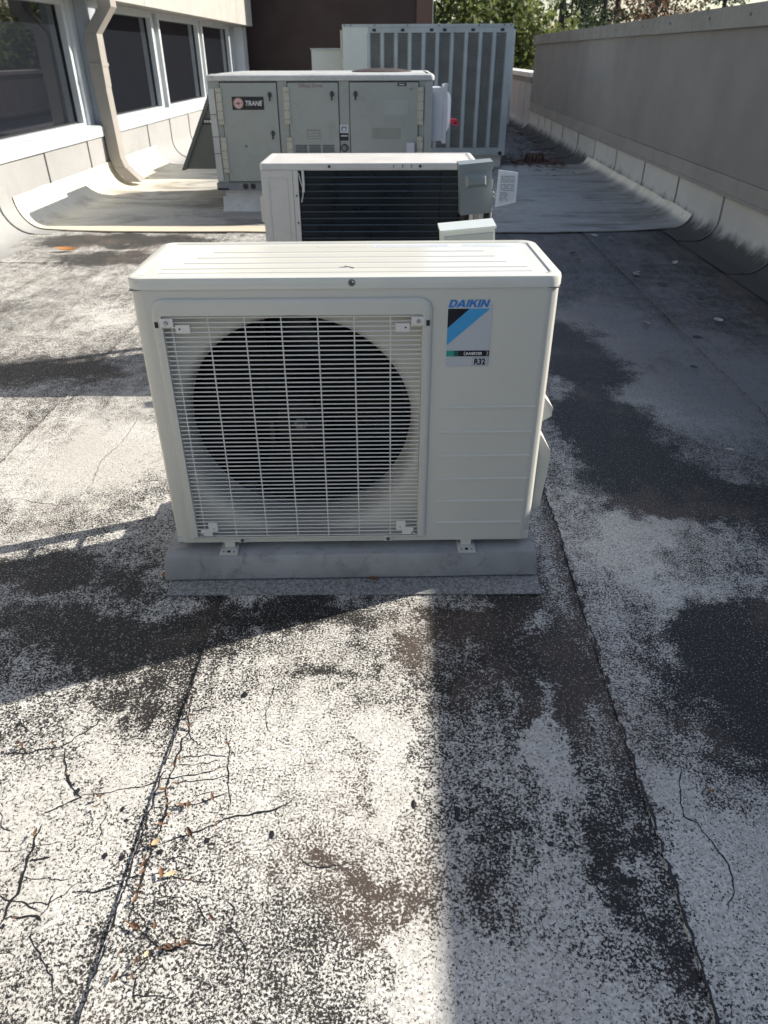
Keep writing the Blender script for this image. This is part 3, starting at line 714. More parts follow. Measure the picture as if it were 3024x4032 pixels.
def heat_pump(name, label, loc, rz, front):
    t = thing(name, label, 'heat pump', loc, rz, 'heat pumps set on pads along the roof')
    D = UD
    rib = [.055 + .081 * k for k in range(8)]
    holes = [(.03, .80, D - .01, D + .01, UZ0 + .03, .668)]          # rear coil opening
    for a, b in zip(rib, rib[1:]): holes.append((-.01, .01, .255, .305, a + .006, b - .006))  # left side slots
    if not front: holes.append((.166, .925, -.01, .01, UZ0 + .004, .699))
    if front: holes.append((.062, .657, -.01, .01, .038, .662))
    bm = B(); shell(bm, ring_path(0, UW, 0, D, .034 if front else .012), UZ0, UZ1 - .022, holes)
    body = obj('casing', bm, 'white' if front else 'white2', t, smooth=50)
    sol = body.modifiers.new('thickness', 'SOLIDIFY'); sol.thickness = .0016; sol.offset = -1
    wn = body.modifiers.new('normals', 'WEIGHTED_NORMAL'); wn.keep_sharp = True
    bm = B(); lid_mesh(bm, -.003, UW + .003, -.003, D + .003, UZ1 - .026, UZ1, .036 if front else .014)
    # underside return of the lid
    lid = obj('lid', bm, 'lid' if front else 'white2', t, smooth=35)
    bx('seam_gap', 'groove', t, .004, UW - .004, .0005, D - .0005, UZ1 - .0285, UZ1 - .0262)
    if front:
        for k, (y, a, b) in enumerate(((.085, .06, .90), (.135, .10, .86), (.19, .12, .84), (.245, .15, .82))):
            bm = B(); prism(bm, [(y - .003, UZ1 - .0035), (y, UZ1 - .0012), (y + .003, UZ1 - .0035)], 'x', a, b); obj('lid_rib', bm, 'lid', lid, smooth=0)
        bm = B(); box(bm, .06, .905, .048, .0495, UZ1 - .0035, UZ1 - .0022); obj('lid_rib', bm, 'lid', lid, smooth=0)
        # advisory sticker with fine print along the rear edge
        st = bx('advice_sticker', 'sleeve', lid, .545, .90, .295, .326, UZ1 - .0032, UZ1 - .0026, smooth=0)
        bm = B(); rnd = random.Random(5)
        for r_ in range(5):
            x = .552
            while x < .89:
                w_ = .004 + rnd.random() * .012
                if not (.735 < x < .765): box(bm, x, min(x + w_, .895), .299 + r_ * .0052, .3012 + r_ * .0052, UZ1 - .0026, UZ1 - .00245)
                x += w_ + .0025
        stuff(obj('fine_print', bm, 'ink2', st, smooth=0))
        st = bx('clear_sticker', 'lid', lid, .40, .53, .298, .327, UZ1 - .0032, UZ1 - .0028, smooth=0)
    # insides -------------------------------------------------------
    bx('base_pan', 'white2', t, .006, UW - .006, .004, D - .004, UZ0, UZ0 + .02)
    bm = B(); box(bm, .262, .80, D - .052, D - .022, UZ0 + .022, .675); box(bm, .022, .045, .06, .245, UZ0 + .022, .675)
    obj('coil', bm, 'coil', t, smooth=0)  # coil cut short at the corner so sun shines through the slots
    bm = B(); prism(bm, [(.020, .243), (.045, .240), (.275, .326), (.262, .333)], 'z', UZ0 + .022, .70); obj('light_baffle', bm, 'darkfan', t, smooth=0)  # added baffle, hides the sunlit slots from the fan opening
    bx('compressor_divider', 'darkfan', t, .80, .803, .006, D - .006, UZ0 + .02, .69)
    if front:
        # bell mouth: a plate with a round flared hole
        cx, cz, rr = .353, .332, .288
        bm = B(); n_ = 64; outer = []; inn = []
        x0, x1, z0, z1 = .055, .665, .026, .672
        for i in range(n_):
            a = 2 * math.pi * i / n_; dx, dz = math.cos(a), math.sin(a)
            tt = min(((x1 - cx) if dx > 0 else (x0 - cx)) / dx if abs(dx) > 1e-6 else 9, ((z1 - cz) if dz > 0 else (z0 - cz)) / dz if abs(dz) > 1e-6 else 9)
            tt = max(tt, .3175)
            outer.append(bm.verts.new((cx + dx * tt, .034, cz + dz * tt)))
        prof = [(.316, .034), (.306, .037), (.298, .046), (.291, .062), (.288, .085), (.288, .15)]
        rings = [outer] + [[bm.verts.new((cx + math.cos(2 * math.pi * i / n_) * q, y, cz + math.sin(2 * math.pi * i / n_) * q)) for i in range(n_)] for q, y in prof]
        for a, b in zip(rings, rings[1:]):
            for i in range(n_): bm.faces.new((a[i], a[(i + 1) % n_], b[(i + 1) % n_], b[i]))
        # return flanges towards the front panel
        for (ax, az, bx_, bz) in ((x0, z0, x0, z1), (x1, z0, x1, z1), (x0, z1, x1, z1), (x0, z0, x1, z0)):
            quad(bm, [(ax, .002, az), (bx_, .002, bz), (bx_, .036, bz), (ax, .036, az)])
        obj('bell_mouth', bm, 'white', t, smooth=45)
        # fan
        fan = bpy.data.objects.new('fan', None); col.objects.link(fan); fan.parent = t; fan.location = (cx, .12, cz + .0)
        bm = B(); lathe(bm, [(0, -.035), (.012, -.035), (.014, -.03), (.05, -.028), (.062, -.02), (.066, .03), (0, .03)], 32); obj('hub', bm, 'hub', fan)
        bm = B(); lathe(bm, [(0, -.052), (.008, -.052), (.011, -.047), (.011, -.036), (.018, -.036), (.018, -.034)], 6); obj('nut', bm, 'dsteel', fan)
        for b_ in range(3):
            bm = B(); g = []
            for j in range(9):
                rr_ = .06 + .212 * j / 8; row = []
                for k in range(9):
                    u = k / 8; a = R(b_ * 120 + 20) + (u - .5) * (1.15 + .35 * j / 8) + .35 * j / 8
                    row.append(bm.verts.new((rr_ * math.cos(a), .035 - .07 * u * (.6 + .4 * (1 - j / 8)) + .015 * math.sin(u * 3.14), rr_ * math.sin(a))))
                g.append(row)
            for j in range(8):
                for k in range(8): bm.faces.new((g[j][k], g[j][k + 1], g[j + 1][k + 1], g[j + 1][k]))
            bl_ = obj('blade', bm, 'darkfan', fan); s = bl_.modifiers.new('t', 'SOLIDIFY'); s.thickness = .003
        bm = B(); lathe(bm, [(0, .02), (.06, .02), (.062, .1), (0, .1)], 24, c=(cx, .13, cz)); obj('motor', bm, 'motor', t)
        bm = B()
        for x in (cx + .085, cx + .11, cx + .122): box(bm, x, x + .008, .20, .215, .45, .69)
        box(bm, cx - .1, cx - .09, .20, .215, .03, .69); obj('motor_bracket', bm, 'motor', t, smooth=0)
        # raised surround of the grille
        bm = B()
        def rrect(x0, x1, z0, z1, rt, rb, n=6):
            p = []
            for qx, qz, a0, r_ in ((x1, z1, 0, rt), (x0, z1, 90, rt), (x0, z0, 180, rb), (x1, z0, 270, rb)):
                sx_, sz_ = (1 if qx == x1 else -1), (1 if qz == z1 else -1)
                for k in range(n + 1):
                    a = R(a0 + 90 * k / n); p.append((qx - sx_ * r_ + r_ * math.cos(a), qz - sz_ * r_ + r_ * math.sin(a)))
            return p
        lv = [(0, -.0005, 0), (.0015, -.005, 0), (.005, -.0075, 0), (.0105, -.0085, 0)]
        rings = []
        for off, y, _ in lv: rings.append([bm.verts.new((x, y, z)) for x, z in rrect(.044 + off, .678 - off, .034 + off, .682 - off, .03 - off * .4, .006)])
        rings.append([bm.verts.new((x, -.0085, z)) for x, z in rrect(.066, .656, .041, .645, .004, .002)])
        rings.append([bm.verts.new((x, .004, z)) for x, z in rrect(.068, .654, .043, .643, .004, .002)])
        for a, b in zip(rings, rings[1:]):
            for i in range(len(a)): bm.faces.new((a[i], a[(i + 1) % len(a)], b[(i + 1) % len(a)], b[i]))
        obj('grille_surround', bm, 'white', t, smooth=35)
        # grille: every wire is a piece
        gr = bpy.data.objects.new('grille', None); col.objects.link(gr); gr.parent = t
        bm = B(); tube(bm, [(.0, 0, 0), (.586, 0, 0)], .00155, 6); first = obj('wire', bm, 'wire', gr)
        nW = 54
        for k in range(nW):
            z = .046 + (.640 - .046) * k / (nW - 1)
            if k == 0: first.location = (.068, -.004, z); continue
            copyto(first, gr, (.068, -.004, z))
        bm = B(); tube(bm, [(0, 0, 0), (0, 0, .604)], .0017, 6); fv = obj('wire', bm, 'wire', gr); fv.location = (.086, -.0015, .041)
        for k in range(1, 8): copyto(fv, gr, (.086 + .0828 * k, -.0015, .041))
        # corner clips
        for (x, z, s, up) in ((.062, .628, 1, 1), (.660, .628, -1, 1), (.077, .055, 1, 0), (.645, .055, -1, 0)):
            bm = B()
            if up:
                box(bm, min(x, x + s * .030), max(x, x + s * .030), -.0105, -.008, z - .008, z + .012)
                box(bm, min(x + s * .034, x + s * .066), max(x + s * .034, x + s * .066), -.0105, -.007, z - .022, z - .003)
            else:
                box(bm, min(x, x + s * .030), max(x, x + s * .030), -.0105, -.007, z - .006, z + .016)
                box(bm, min(x + s * .022, x + s * .046), max(x + s * .022, x + s * .046), -.0112, -.007, z + .009, z + .036)
            c_ = obj('grille_clip', bm, 'wire', t, bevel=.0015)
            screw(c_, x + s * (.014 if up else .001), -.0115, z + (.002 if up else 0), .005)
            bm = B(); lathe(bm, [(0, -.0112), (.0022, -.0112), (.0022, -.009)], 8, c=(x + s * (.043 if up else .036), 0, z + (-.012 if up else .018))); obj('clip_hole', bm, 'black', c_)
            if up:
                bm = B(); box(bm, x - s * .008 - .004, x - s * .008 + .004, -.0098, -.0088, z - .009, z + .004); obj('slot', bm, 'black', c_, smooth=0)
        # pressed lines of the service panel
        zz = [.415, .348, .281, .214, .147, .080]
        for k, z in enumerate(zz):
            bm = B(); prism(bm, [(-.0002, z - .0034), (-.0036, z - .0022), (-.0030, z + .0006), (-.0002, z + .0030)], 'x', .704, .934); obj('pressed_rib', bm, 'white', t, bevel=.0006)
        bm = B(); lathe(bm, [(0, -.0005), (.008, -.0005), (.008, .001)], 16); n_ = obj('screw_recess', bm, 'groove', t); n_.location = (.497, -.0032, .715)
        screw(t, .497, -.0045, .715, .0045, mt='dsteel')
        for x in (.183, .577):
            bx('bottom_tab', 'white', t, x - .012, x + .010, -.0045, -.001, .024, .037, bevel=.001); screw(t, x, -.0055, .031, .005, mt='dsteel')
        # label set
        lg = bx('badge', 'sticker', t, .713, .813, -.0012, -.0004, .518, .664, smooth=0)
        y = -.0016
        def flat(name, mt, pts, yy=-.0016, par=lg):
            bm = B(); prism(bm, pts, 'y', yy, -.0011); return obj(name, bm, mt, par, smooth=0)
        sx0, sx1, sz0, sz1 = .713, .813, .566, .655
        q = lambda u, v: (sx0 + (sx1 - sx0) * u, sz0 + (sz1 - sz0) * v)
        flat('black_triangle', 'bkprint', [q(0, 1), q(.49, 1), q(0, .50)])
        flat('blue_band', 'lblue', [q(.49, 1), q(.955, 1), q(.0, .045), q(0, .50)])
        flat('bar', 'bkprint', [(.741, .543), (.813, .543), (.813, .557), (.741, .557)])
        flat('bar', 'teal', [(.713, .543), (.731, .543), (.731, .557), (.713, .557)]); flat('bar', 'teald', [(.731, .543), (.741, .543), (.741, .557), (.731, .557)])
        text('lettering', 'INVERTER', .0088, 'whiteprint', lg, (.7575, -.0022, .5468), bold=.0003, shear=.25, xs=.98)
        for s, xc in ((-1, .7565), (1, .8075)):
            pl = []
            for k in range(7):
                a = R(-70 + 140 * k / 6); pl.append((xc + s * (.0035 * math.cos(a) - .001), .550 + .0052 * math.sin(a)))
            bm = B()
            for a, b in zip(pl, pl[1:]): quad(bm, [(a[0], -.0021, a[1]), (b[0], -.0021, b[1]), (b[0] - s * .0012, -.0021, b[1]), (a[0] - s * .0012, -.0021, a[1])])
            obj('bracket_mark', bm, 'whiteprint', lg, smooth=0, normals=False)
        flat('outline', 'ink', [(.7745, .5205), (.8125, .5205), (.8125, .5405), (.7745, .5405)]); flat('plate', 'sticker', [(.7752, .5212), (.8118, .5212), (.8118, .5398), (.7752, .5398)], -.0019)
        text('lettering', 'R32', .0198, 'bkprint', lg, (.7785, -.0024, .5235), bold=.0006, xs=.86)
        h_ = .0170; x_ = .7135; z_ = .6580; sh = .30; W1 = .30
        strokes = {'D': (1.12, [[(0, 0), (W1, 0), (W1, 1), (0, 1)], [(W1, 0), (.72, 0), (.62, .22), (W1, .22)], [(W1, .78), (.62, .78), (.72, 1), (W1, 1)], [(.72, 0), (1.02, .30), (.74, .36), (.62, .22)], [(1.02, .30), (1.02, .70), (.74, .64), (.74, .36)], [(1.02, .70), (.72, 1), (.62, .78), (.74, .64)]]),
                   'A': (1.24, [[(-.10, 0), (.22, 0), (.72, 1), (.40, 1)], [(.86, 0), (1.16, 0), (.72, 1), (.44, 1)], [(.30, .20), (.84, .20), (.80, .40), (.38, .40)]]),
                   'I': (.42, [[(0, 0), (W1, 0), (W1, 1), (0, 1)]]),
                   'K': (1.14, [[(0, 0), (W1, 0), (W1, 1), (0, 1)], [(W1, .36), (.52, .50), (1.06, 1), (.70, 1), (W1, .62)], [(.44, .58), (.74, 0), (1.10, 0), (.64, .70)]]),
                   'N': (1.16, [[(0, 0), (.28, 0), (.28, 1), (0, 1)], [(.78, 0), (1.06, 0), (1.06, 1), (.78, 1)], [(.28, 1), (.0, 1), (.78, 0), (1.02, 0)]])}
        bm = B(); cx_ = 0; lay = 0
        for ch in 'DAIKIN':
            adv, ps = strokes[ch]
            for pg in ps:
                lay += 1; y_ = -.0014 - .00004 * (lay % 5)
                bm.faces.new([bm.verts.new((x_ + (cx_ + u + sh * v) * h_ * .965, y_, z_ + v * h_)) for u, v in pg])
            cx_ += adv
        obj('lettering', bm, 'blue', t, smooth=0, normals=False)
        # right side: pipe cover and handle
        bm = B()
        v = [(UW - .002, .04, .425), (UW - .002, .13, .425), (UW + .030, .055, .385), (UW + .030, .12, .385), (UW - .002, .04, .352), (UW - .002, .13, .352), (UW + .029, .055, .362), (UW + .029, .12, .362)]
        v = [bm.verts.new(p) for p in v]
        for f in ((0, 1, 3, 2), (2, 3, 7, 6), (6, 7, 5, 4), (0, 2, 6, 4), (1, 5, 7, 3), (0, 4, 5, 1)): bm.faces.new([v[i] for i in f])
        obj('handle_cover', bm, 'white', t, bevel=.003)
        bm = B(); prism(bm, [(UW - .002, .318), (UW + .008, .312), (UW + .035, .268), (UW + .037, .255), (UW + .034, .20), (UW + .026, .10), (UW - .002, .075)], 'y', .045, .15)
        obj('pipe_cover', bm, 'white', t, bevel=.004)
    else:
        # rear view: left panel, guard bars, cable clip
        yb = -.0
        bm = B(); box(bm, -.0, .165, -.0035, -.0002, UZ0 + .003, UZ1 - .028); p_ = obj('rear_panel', bm, 'white2', t, bevel=.0015)
        bm = B()
        for (a, b, c_, d) in ((.028, .034, .05, .672), (.112, .118, .05, .672), (.034, .112, .666, .672)): box(bm, a, b, -.006, -.003, c_, d)
        obj('pressed_rib', bm, 'white2', p_, bevel=.001)
        bx('panel_fold', 'groove', p_, .1405, .1425, -.0042, -.003, UZ0 + .003, UZ1 - .028, smooth=0)
        for z in (.60, .49, .38): screw(t, .155, -.005, z, .004, mt='dsteel')
        for x, m_ in ((.307, 'black'), (.71, 'black')): screw(t, x, -.006, .715, .006, mt=m_)
        for x in (.59, .63, .67): bx('lid_slot', 'groove', t, x, x + .004, -.0045, -.0028, .709, .721, smooth=0)
        fb = bx('fin_block', 'coil', t, .166, .925, .010, .04, UZ0 + .002, UZ1 - .03, smooth=0)
        bm = B(); tube(bm, [(.0, 0, 0), (.752, 0, 0)], .0028, 6); first = obj('guard_bar', bm, 'coilbar', t); first.location = (.168, .003, .672)
        for k in range(1, 24): copyto(first, t, (.168, .003, .672 - .0275 * k))
        bm = B(); tube(bm, [(.168, .0, .69), (.178, -.012, .655), (.186, -.012, .63), (.184, -.01, .60), (.176, -.008, .575)], .0035, 6); obj('sensor_cable', bm, 'cable', t)
        bm = B(); tube(bm, [(.188, -.004, .70), (.190, -.012, .65), (.188, -.014, .615)], .006, 8); obj('sensor_clip', bm, 'white2', t)
        bx('right_panel', 'white2', t, .925, UW, -.003, -.0002, UZ0 + .003, UZ1 - .028, bevel=.0015)
        bm = B(); prism(bm, [(0, .60), (-.018, .59), (-.018, .49), (0, .48)], 'y', .03, .12); obj('side_grip', bm, 'white2', t, bevel=.003)
    # feet
    for x in (.146, .79):
        for yy, s in ((0, -1), (D, 1)):
            bm = B(); y0, y1 = sorted((yy + s * .032, yy - s * .03))
            box(bm, x - .024, x + .024, y0, y1, .0005, .005); box(bm, x - .014, x + .014, min(yy - s * .02, yy - s * .001), max(yy - s * .02, yy - s * .001), .005, .022)
            f_ = obj('foot', bm, 'white', t, bevel=.0018)
            bm = B(); lathe(bm, [(0, .0058), (.005, .0058), (.005, .0045)], 12, c=(x, yy + s * .02, 0), axis='z'); obj('bolt_hole', bm, 'black', f_)
            bm = B()
            for q_ in (-.014, .014): lathe(bm, [(0, .0056), (.0022, .0056), (.0022, .0045)], 8, c=(x + q_, yy + s * .021, 0), axis='z')
            obj('vent_hole', bm, 'black', f_)
    return t
# pads -------------------------------------------------------------
def pad(name, label, loc, rz, sx, sy, h, mt='pad'):
    t = thing(name, label, 'equipment pad', loc, rz)
    bm = B(); n_ = 24
    box(bm, 0, sx, 0, sy, 0.003, h)
    bmesh.ops.subdivide_edges(bm, edges=[e for e in bm.edges if abs((e.verts[0].co - e.verts[1].co).x) > .2], cuts=20)
    for v in bm.verts:
        e = noise.noise(v.co * 5 + Vector((7, 0, 0))) * .003
        v.co.y += e; v.co.z += e * .5 if v.co.z > .02 else 0
        if v.co.z > .02: v.co.y += .014 if v.co.y < sy / 2 else -.01; v.co.x += .006 if v.co.x < sx / 2 else -.006
    obj('slab', bm, mt, t, bevel=.004, seg=2)
    return t
TH = R(2.2)
pad('equipment_pad', 'grey concrete pad under the front heat pump', (-.637, 1.546, .009), R(2.48), 1.018, .47, .072)
bm = B(); prism(bm, [(-.60, -.045), (.40, -.045), (.405, .5), (-.6, .5)], 'z', .001, .0045)
pp_ = obj('pad_underlay', bm, 'under', None, smooth=0); pp_.location = (-.02, 1.55, .004); pp_.rotation_euler = (0, 0, R(1.5)); tag(pp_, 'granulated membrane patch laid under the front concrete pad', 'roof patch')
hp1 = heat_pump('heat_pump', 'large cream heat pump with round fan grille and blue badge in front', (-.607, 1.596, .081), TH, True)
pad('equipment_pad', 'concrete pad hidden under the second heat pump, turned back to the camera', (-.62, 3.33, .012), R(1), 1.0, .45, .075)
hp2 = heat_pump('heat_pump', 'heat pump seen from its back with dark blue coil behind the front one', (-.604, 3.35, .108), R(1.0), False)

hp2.scale = (.955, 1, 1)
# disconnect box of the second heat pump -------------------------------
def tilt(o, deg, zc):
    a = R(deg); o.rotation_euler = (0, a, 0); o.location = (-math.sin(a) * zc, 0, zc - math.cos(a) * zc)
dc = thing('disconnect_box', 'grey disconnect box tilted on a strut by the dark coil', 'disconnect box', (.30, 3.32, -.02), R(6))
bm = B(); box(bm, -.066, .066, -.06, .0, .67, .863); g_ = obj('enclosure', bm, 'discon', dc, bevel=.004); tilt(g_, -4, .77)
bm = B(); prism(bm, [(-.063, .838), (-.063, .866), (-.0, .872), (-.0, .842)], 'x', -.070, .070); hd = obj('rain_hood', bm, 'discon', dc, bevel=.003); tilt(hd, -4, .77)
bm = B()
o4 = [(-.046, .775), (.046, .775), (.046, .827), (-.046, .827)]; i4 = [(-.034, .787), (.034, .787), (.034, .813), (-.034, .813)]
vo = [bm.verts.new((x, -.0605, z)) for x, z in o4]; vi = [bm.verts.new((x, -.050, z)) for x, z in i4]
vo = [bm.verts.new((x, -.0612, z)) for x, z in o4]; vi = [bm.verts.new((x, -.074, z)) for x, z in i4]
for i in range(4): bm.faces.new((vo[i], vo[(i + 1) % 4], vi[(i + 1) % 4], vi[i]))
bm.faces.new(vi); bh = obj('raised_plate', bm, 'discon', dc, smooth=0); tilt(bh, -4, .77)
bm = B(); tube(bm, [(.073, -.03, .74), (.073, -.03, .80)], .004, 8); obj('hasp', bm, 'steel', dc)
bx('strut_post', 'white2', dc, .006, .030, -.02, .004, 0, .68, bevel=.002)
bx('strut_flange', 'boxpale', dc, .034, .044, -.03, .0, 0, .68, bevel=.001)
bm = B(); tube(bm, [(-.035, -.015, .69), (-.036, -.015, .58), (-.05, 0, .40), (-.05, .02, .05)], .020, 12); obj('conduit', bm, 'duct', dc)
bm = B(); tube(bm, [(.062, -.02, .69), (.060, -.02, .60), (.05, -.01, .40), (.05, 0, .05)], .016, 12); obj('conduit', bm, 'duct', dc)
bm = B(); tube(bm, [(.078, -.02, .685), (.074, -.03, .60), (.068, -.02, .45)], .004, 8); obj('cable', bm, 'boxpale', dc)
tg = thing('service_tag', 'white service tag in clear sleeve hanging beside grey disconnect box', 'tag', (.382, 3.20, .685), R(-4))
bm = B(); prism(bm, [(0, .003), (.083, .022), (.083, .134), (.004, .143)], 'y', -.003, .003); obj('sleeve', bm, 'sleeve', tg, bevel=.002)
bm = B(); prism(bm, [(.012, .018), (.074, .030), (.074, .125), (.014, .126)], 'y', -.0042, -.0032); obj('card', bm, 'paper', tg, smooth=0)
bm = B(); rnd = random.Random(2)
for r_ in range(13):
    x = .016; z = .118 - r_ * .0068 - (.004 if r_ > 3 else 0) - (.003 if r_ > 7 else 0)
    while x < (.070 if r_ < 8 else .042):
        w_ = .002 + rnd.random() * .007
        if rnd.random() > .12: box(bm, x, min(x + w_, .071), -.0048, -.0043, z, z + .003)
        x += w_ + .0015
stuff(obj('fine_print', bm, 'ink', tg, smooth=0))
bm = B(); tube(bm, [(.003, 0, .05), (-.012, .0, .06), (-.012, .0, .045), (.004, 0, .035)], .0035, 8); obj('tie', bm, 'boxpale', tg)

jb = thing('junction_box', 'pale junction box with sloping top just behind front heat pump', 'junction box', (.180, 2.065, .012), R(3))
bm = B(); box(bm, -.072, .072, -.030, .030, .60, .815); q1 = obj('enclosure', bm, 'boxpale', jb, bevel=.004); tilt(q1, -4.5, .74)
bm = B(); box(bm, -.064, .066, -.0335, -.0302, .61, .801); q2 = obj('cover', bm, 'boxface', jb, bevel=.001); tilt(q2, -4.5, .74)
bm = B(); prism(bm, [(-.037, .812), (-.037, .818), (.032, .825), (.032, .815)], 'x', -.075, .075); q3 = obj('drip_hood', bm, 'boxpale', jb, bevel=.002); tilt(q3, -4.5, .74)
bx('strut_post', 'galv', jb, -.02, .02, .031, .060, 0, .78, bevel=.002)

# ================================================================== ROOFTOP UNIT
TY = 7.02
rt = thing('rooftop_unit', 'grey green packaged rooftop unit with three doors and black logo plate', 'rooftop unit', (-.70, TY + .6, 0))
def T(o): return P(o)
X0, X1 = -1.65, .245; TD = 1.35
T(bx('body', 'trane', rt, X0, X1, TY, TY + TD, .256, 1.042, bevel=.022))
bm = B(); lv = [(.012, 1.042), (.014, 1.062), (.008, 1.078), (-.012, 1.088), (-.06, 1.092)]
rings = [[bm.verts.new((x, y, z)) for x, y in ring_path(X0 - o_, X1 + o_, TY - o_, TY + TD + o_, .03 + o_, 4)] for o_, z in lv]
for a, b in zip(rings, rings[1:]):
    for i in range(len(a)): bm.faces.new((a[i], a[(i + 1) % len(a)], b[(i + 1) % len(a)], b[i]))
bm.faces.new(rings[-1]); T(obj('top_cover', bm, 'tranetop', rt))
bm = B(); lathe(bm, [(.27, 0), (.27, .006), (.2, .018), (.1, .026), (0, .028)], 32, c=(-.2, TY + .62, 1.0925), axis='z'); fg = T(obj('fan_guard', bm, 'darkrust', rt))
T(bx('base_rail', 'rail', rt, X0 - .015, X1 + .015, TY - .015, TY + TD + .015, .194, .2555, bevel=.004))
for x in (-1.408, -1.340):
    bm = B(); lathe(bm, [(0, -.018), (.021, -.018), (.024, -.0155)], 18, c=(x, TY, .228)); T(obj('knockout_hole', bm, 'black', rt))
T(bx('corner_opening', 'black', rt, X0 - .014, X0 + .09, TY - .0165, TY - .0145, .196, .214))
T(bx('roof_curb', 'curb', rt, X0 + .045, X1 - .04, TY + .03, TY + TD - .03, .0, .193, bevel=.01))
bm = B(); prism(bm, [(TY + .029, .0), (TY - .05, .016), (TY + .0, .05), (TY + .022, .12), (TY + .029, .14)], 'x', X0 + .02, X1 - .02); T(obj('curb_flashing', bm, 'curb', rt))
def door(x0, x1):
    bm = B(); box(bm, x0 - .008, x1 + .008, TY - .0025, TY - .0005, .262, 1.036); g_ = T(obj('door_gap', bm, 'gap', rt, smooth=0))
    return T(bx('door', 'trane', rt, x0, x1, TY - .013, TY - .0026, .270, 1.026, bevel=.003))
d1, d2, d3 = door(-1.545, -1.072), door(-.975, -.552), door(-.452, .125)
T(bx('corner_post', 'tranetop', rt, X0 - .004, X0 + .05, TY - .012, TY - .001, .27, .985, bevel=.004))
for zz_ in (.79, .62, .49): T(bx('post_joint', 'gap', rt, X0 - .005, X0 + .051, TY - .0135, TY - .0125, zz_, zz_ + .005, smooth=0))
T(bx('corner_post', 'trim', rt, .180, X1 - .003, TY - .012, TY - .001, .27, 1.03, bevel=.006))
def W_(o): o.location = (0, 0, 0); return o
def latch(dr_, x, z):
    bm = B(); lathe(bm, [(0, -.03), (.010, -.03), (.015, -.016), (.022, -.0135)], 16, c=(x, TY, z)); a_ = obj('latch', bm, 'dsteel', dr_)
    bx('latch_handle', 'black', a_, x - .006, x + .006, TY - .036, TY - .028, z - .045, z + .022, bevel=.003)
latch(d1, -1.130, .938); latch(d1, -1.126, .650); latch(d2, -.604, .943); latch(d3, -.405, .943)
for x, z0, z1 in ((-1.563, .718, .99), (-1.562, .341, .619), (-.990, .721, .995), (-.985, .36, .622), (.145, .716, .99), (.148, .36, .623)):
    h_ = T(bx('hinge', 'hinge', rt, x - .024, x + .024, TY - .024, TY - .0135, z0, z1, bevel=.004))
    for k in range(4):
        for s in (-1, 1):
            bm = B(); lathe(bm, [(0, -.026), (.005, -.026), (.005, -.023)], 8, c=(x + s * .013, TY, z0 + (z1 - z0) * (k + .5) / 4)); obj('screw', bm, 'dsteel', h_)
# logo plate
lp = bx('logo_plate', 'bkprint', d1, -1.455, -1.184, TY - .0155, TY - .0135, .828, .926)
bm = B(); lathe(bm, [(0, -.0172), (.041, -.0172), (.041, -.0156)], 28, c=(-1.402, TY, .877)); em = obj('emblem', bm, 'pinkprint', lp, smooth=0)
bm = B(); lathe(bm, [(.036, -.0176), (.038, -.0176)], 28, c=(-1.402, TY, .877)); lathe(bm, [(0, -.0176), (.012, -.0176)], 16, c=(-1.402, TY, .877)); box(bm, -1.437, -1.367, TY - .0177, TY - .0173, .875, .879); obj('emblem_ring', bm, 'redink', em, smooth=0)
text('lettering', 'TRANE', .051, 'whiteprint', lp, (-1.347, TY - .0158, .860), bold=.0010, shear=.2, xs=.90)
text('lettering', 'DiRect Drive', .040, 'redink', d2, (-.885, TY - .0136, .992), bold=.0002, xs=.95)
o_ = bx('faded_label', 'fadelabel', d2, -.832, -.712, TY - .0142, TY - .0131, .604, .68, smooth=0)
bm = B(); rnd = random.Random(4)
for r_ in range(3):
    for k in range(5): box(bm, -.82 + k * .02, -.808 + k * .02 + rnd.random() * .006, TY - .0146, TY - .0143, .615 + r_ * .02, .621 + r_ * .02)
stuff(obj('fine_print', bm, 'ink2', o_, smooth=0))
for g in range(3):
    for k in range(6):
        x = -.938 + g * .119; z = .565 - k * .012
        bm = B(); prism(bm, [(TY - .0131, z), (TY - .019, z - .006), (TY - .0131, z - .007)], 'x', x, x + .102); lv_ = obj('vent_louvre', bm, 'trane', d2, smooth=0)
        bm = B(); box(bm, x, x + .102, TY - .0145, TY - .0128, z - .0115, z - .0072); obj('louvre_slot', bm, 'black', lv_, smooth=0)
bx('notice', 'fadelabel', d3, -.265, -.02, TY - .0142, TY - .0131, .604, .69, smooth=0)
bx('notice', 'trim', d3, -.16, .04, TY - .0142, TY - .0131, .79, .90, smooth=0)
b_ = bx('small_plate', 'bkprint', d3, -.051, .024, TY - .0155, TY - .0131, 1.000, 1.022, smooth=0)
bm = B(); box(bm, -.036, -.024, TY - .016, TY - .0156, 1.007, 1.015); box(bm, -.021, .008, TY - .016, TY - .0156, 1.008, 1.014); obj('plate_print', bm, 'whiteprint', b_, smooth=0)
bm = B(); lathe(bm, [(.006, -.018), (.010, -.022), (.014, -.018), (.012, -.0135)], 14, c=(.063, TY, .985)); obj('lock_ring', bm, 'steel', d3)
sw_ = bx('sensor_box', 'lav', d3, .030, .100, TY - .05, TY - .0135, .42, .578, bevel=.006)
bm = B(); lathe(bm, [(0, -.02), (.009, -.02), (.01, -.0135)], 10, c=(-1.37, TY, .55)); obj('screw', bm, 'dsteel', d1)
bm = B(); tube(bm, [(-1.16, TY - .02, .40), (-1.12, TY - .05, .385), (-1.09, TY - .03, .37)], .006, 6); tube(bm, [(-1.15, TY - .02, .41), (-1.10, TY - .04, .40)], .004, 6); obj('wire_hook', bm, 'steel', d1)
bx('service_plate', 'trim', d1, -1.20, -1.09, TY - .0142, TY - .0131, .33, .45, smooth=0)
s1 = T(bx('warning_sticker', 'paper', rt, -.545, -.474, TY - .0035, TY - .001, .652, .713, smooth=0))
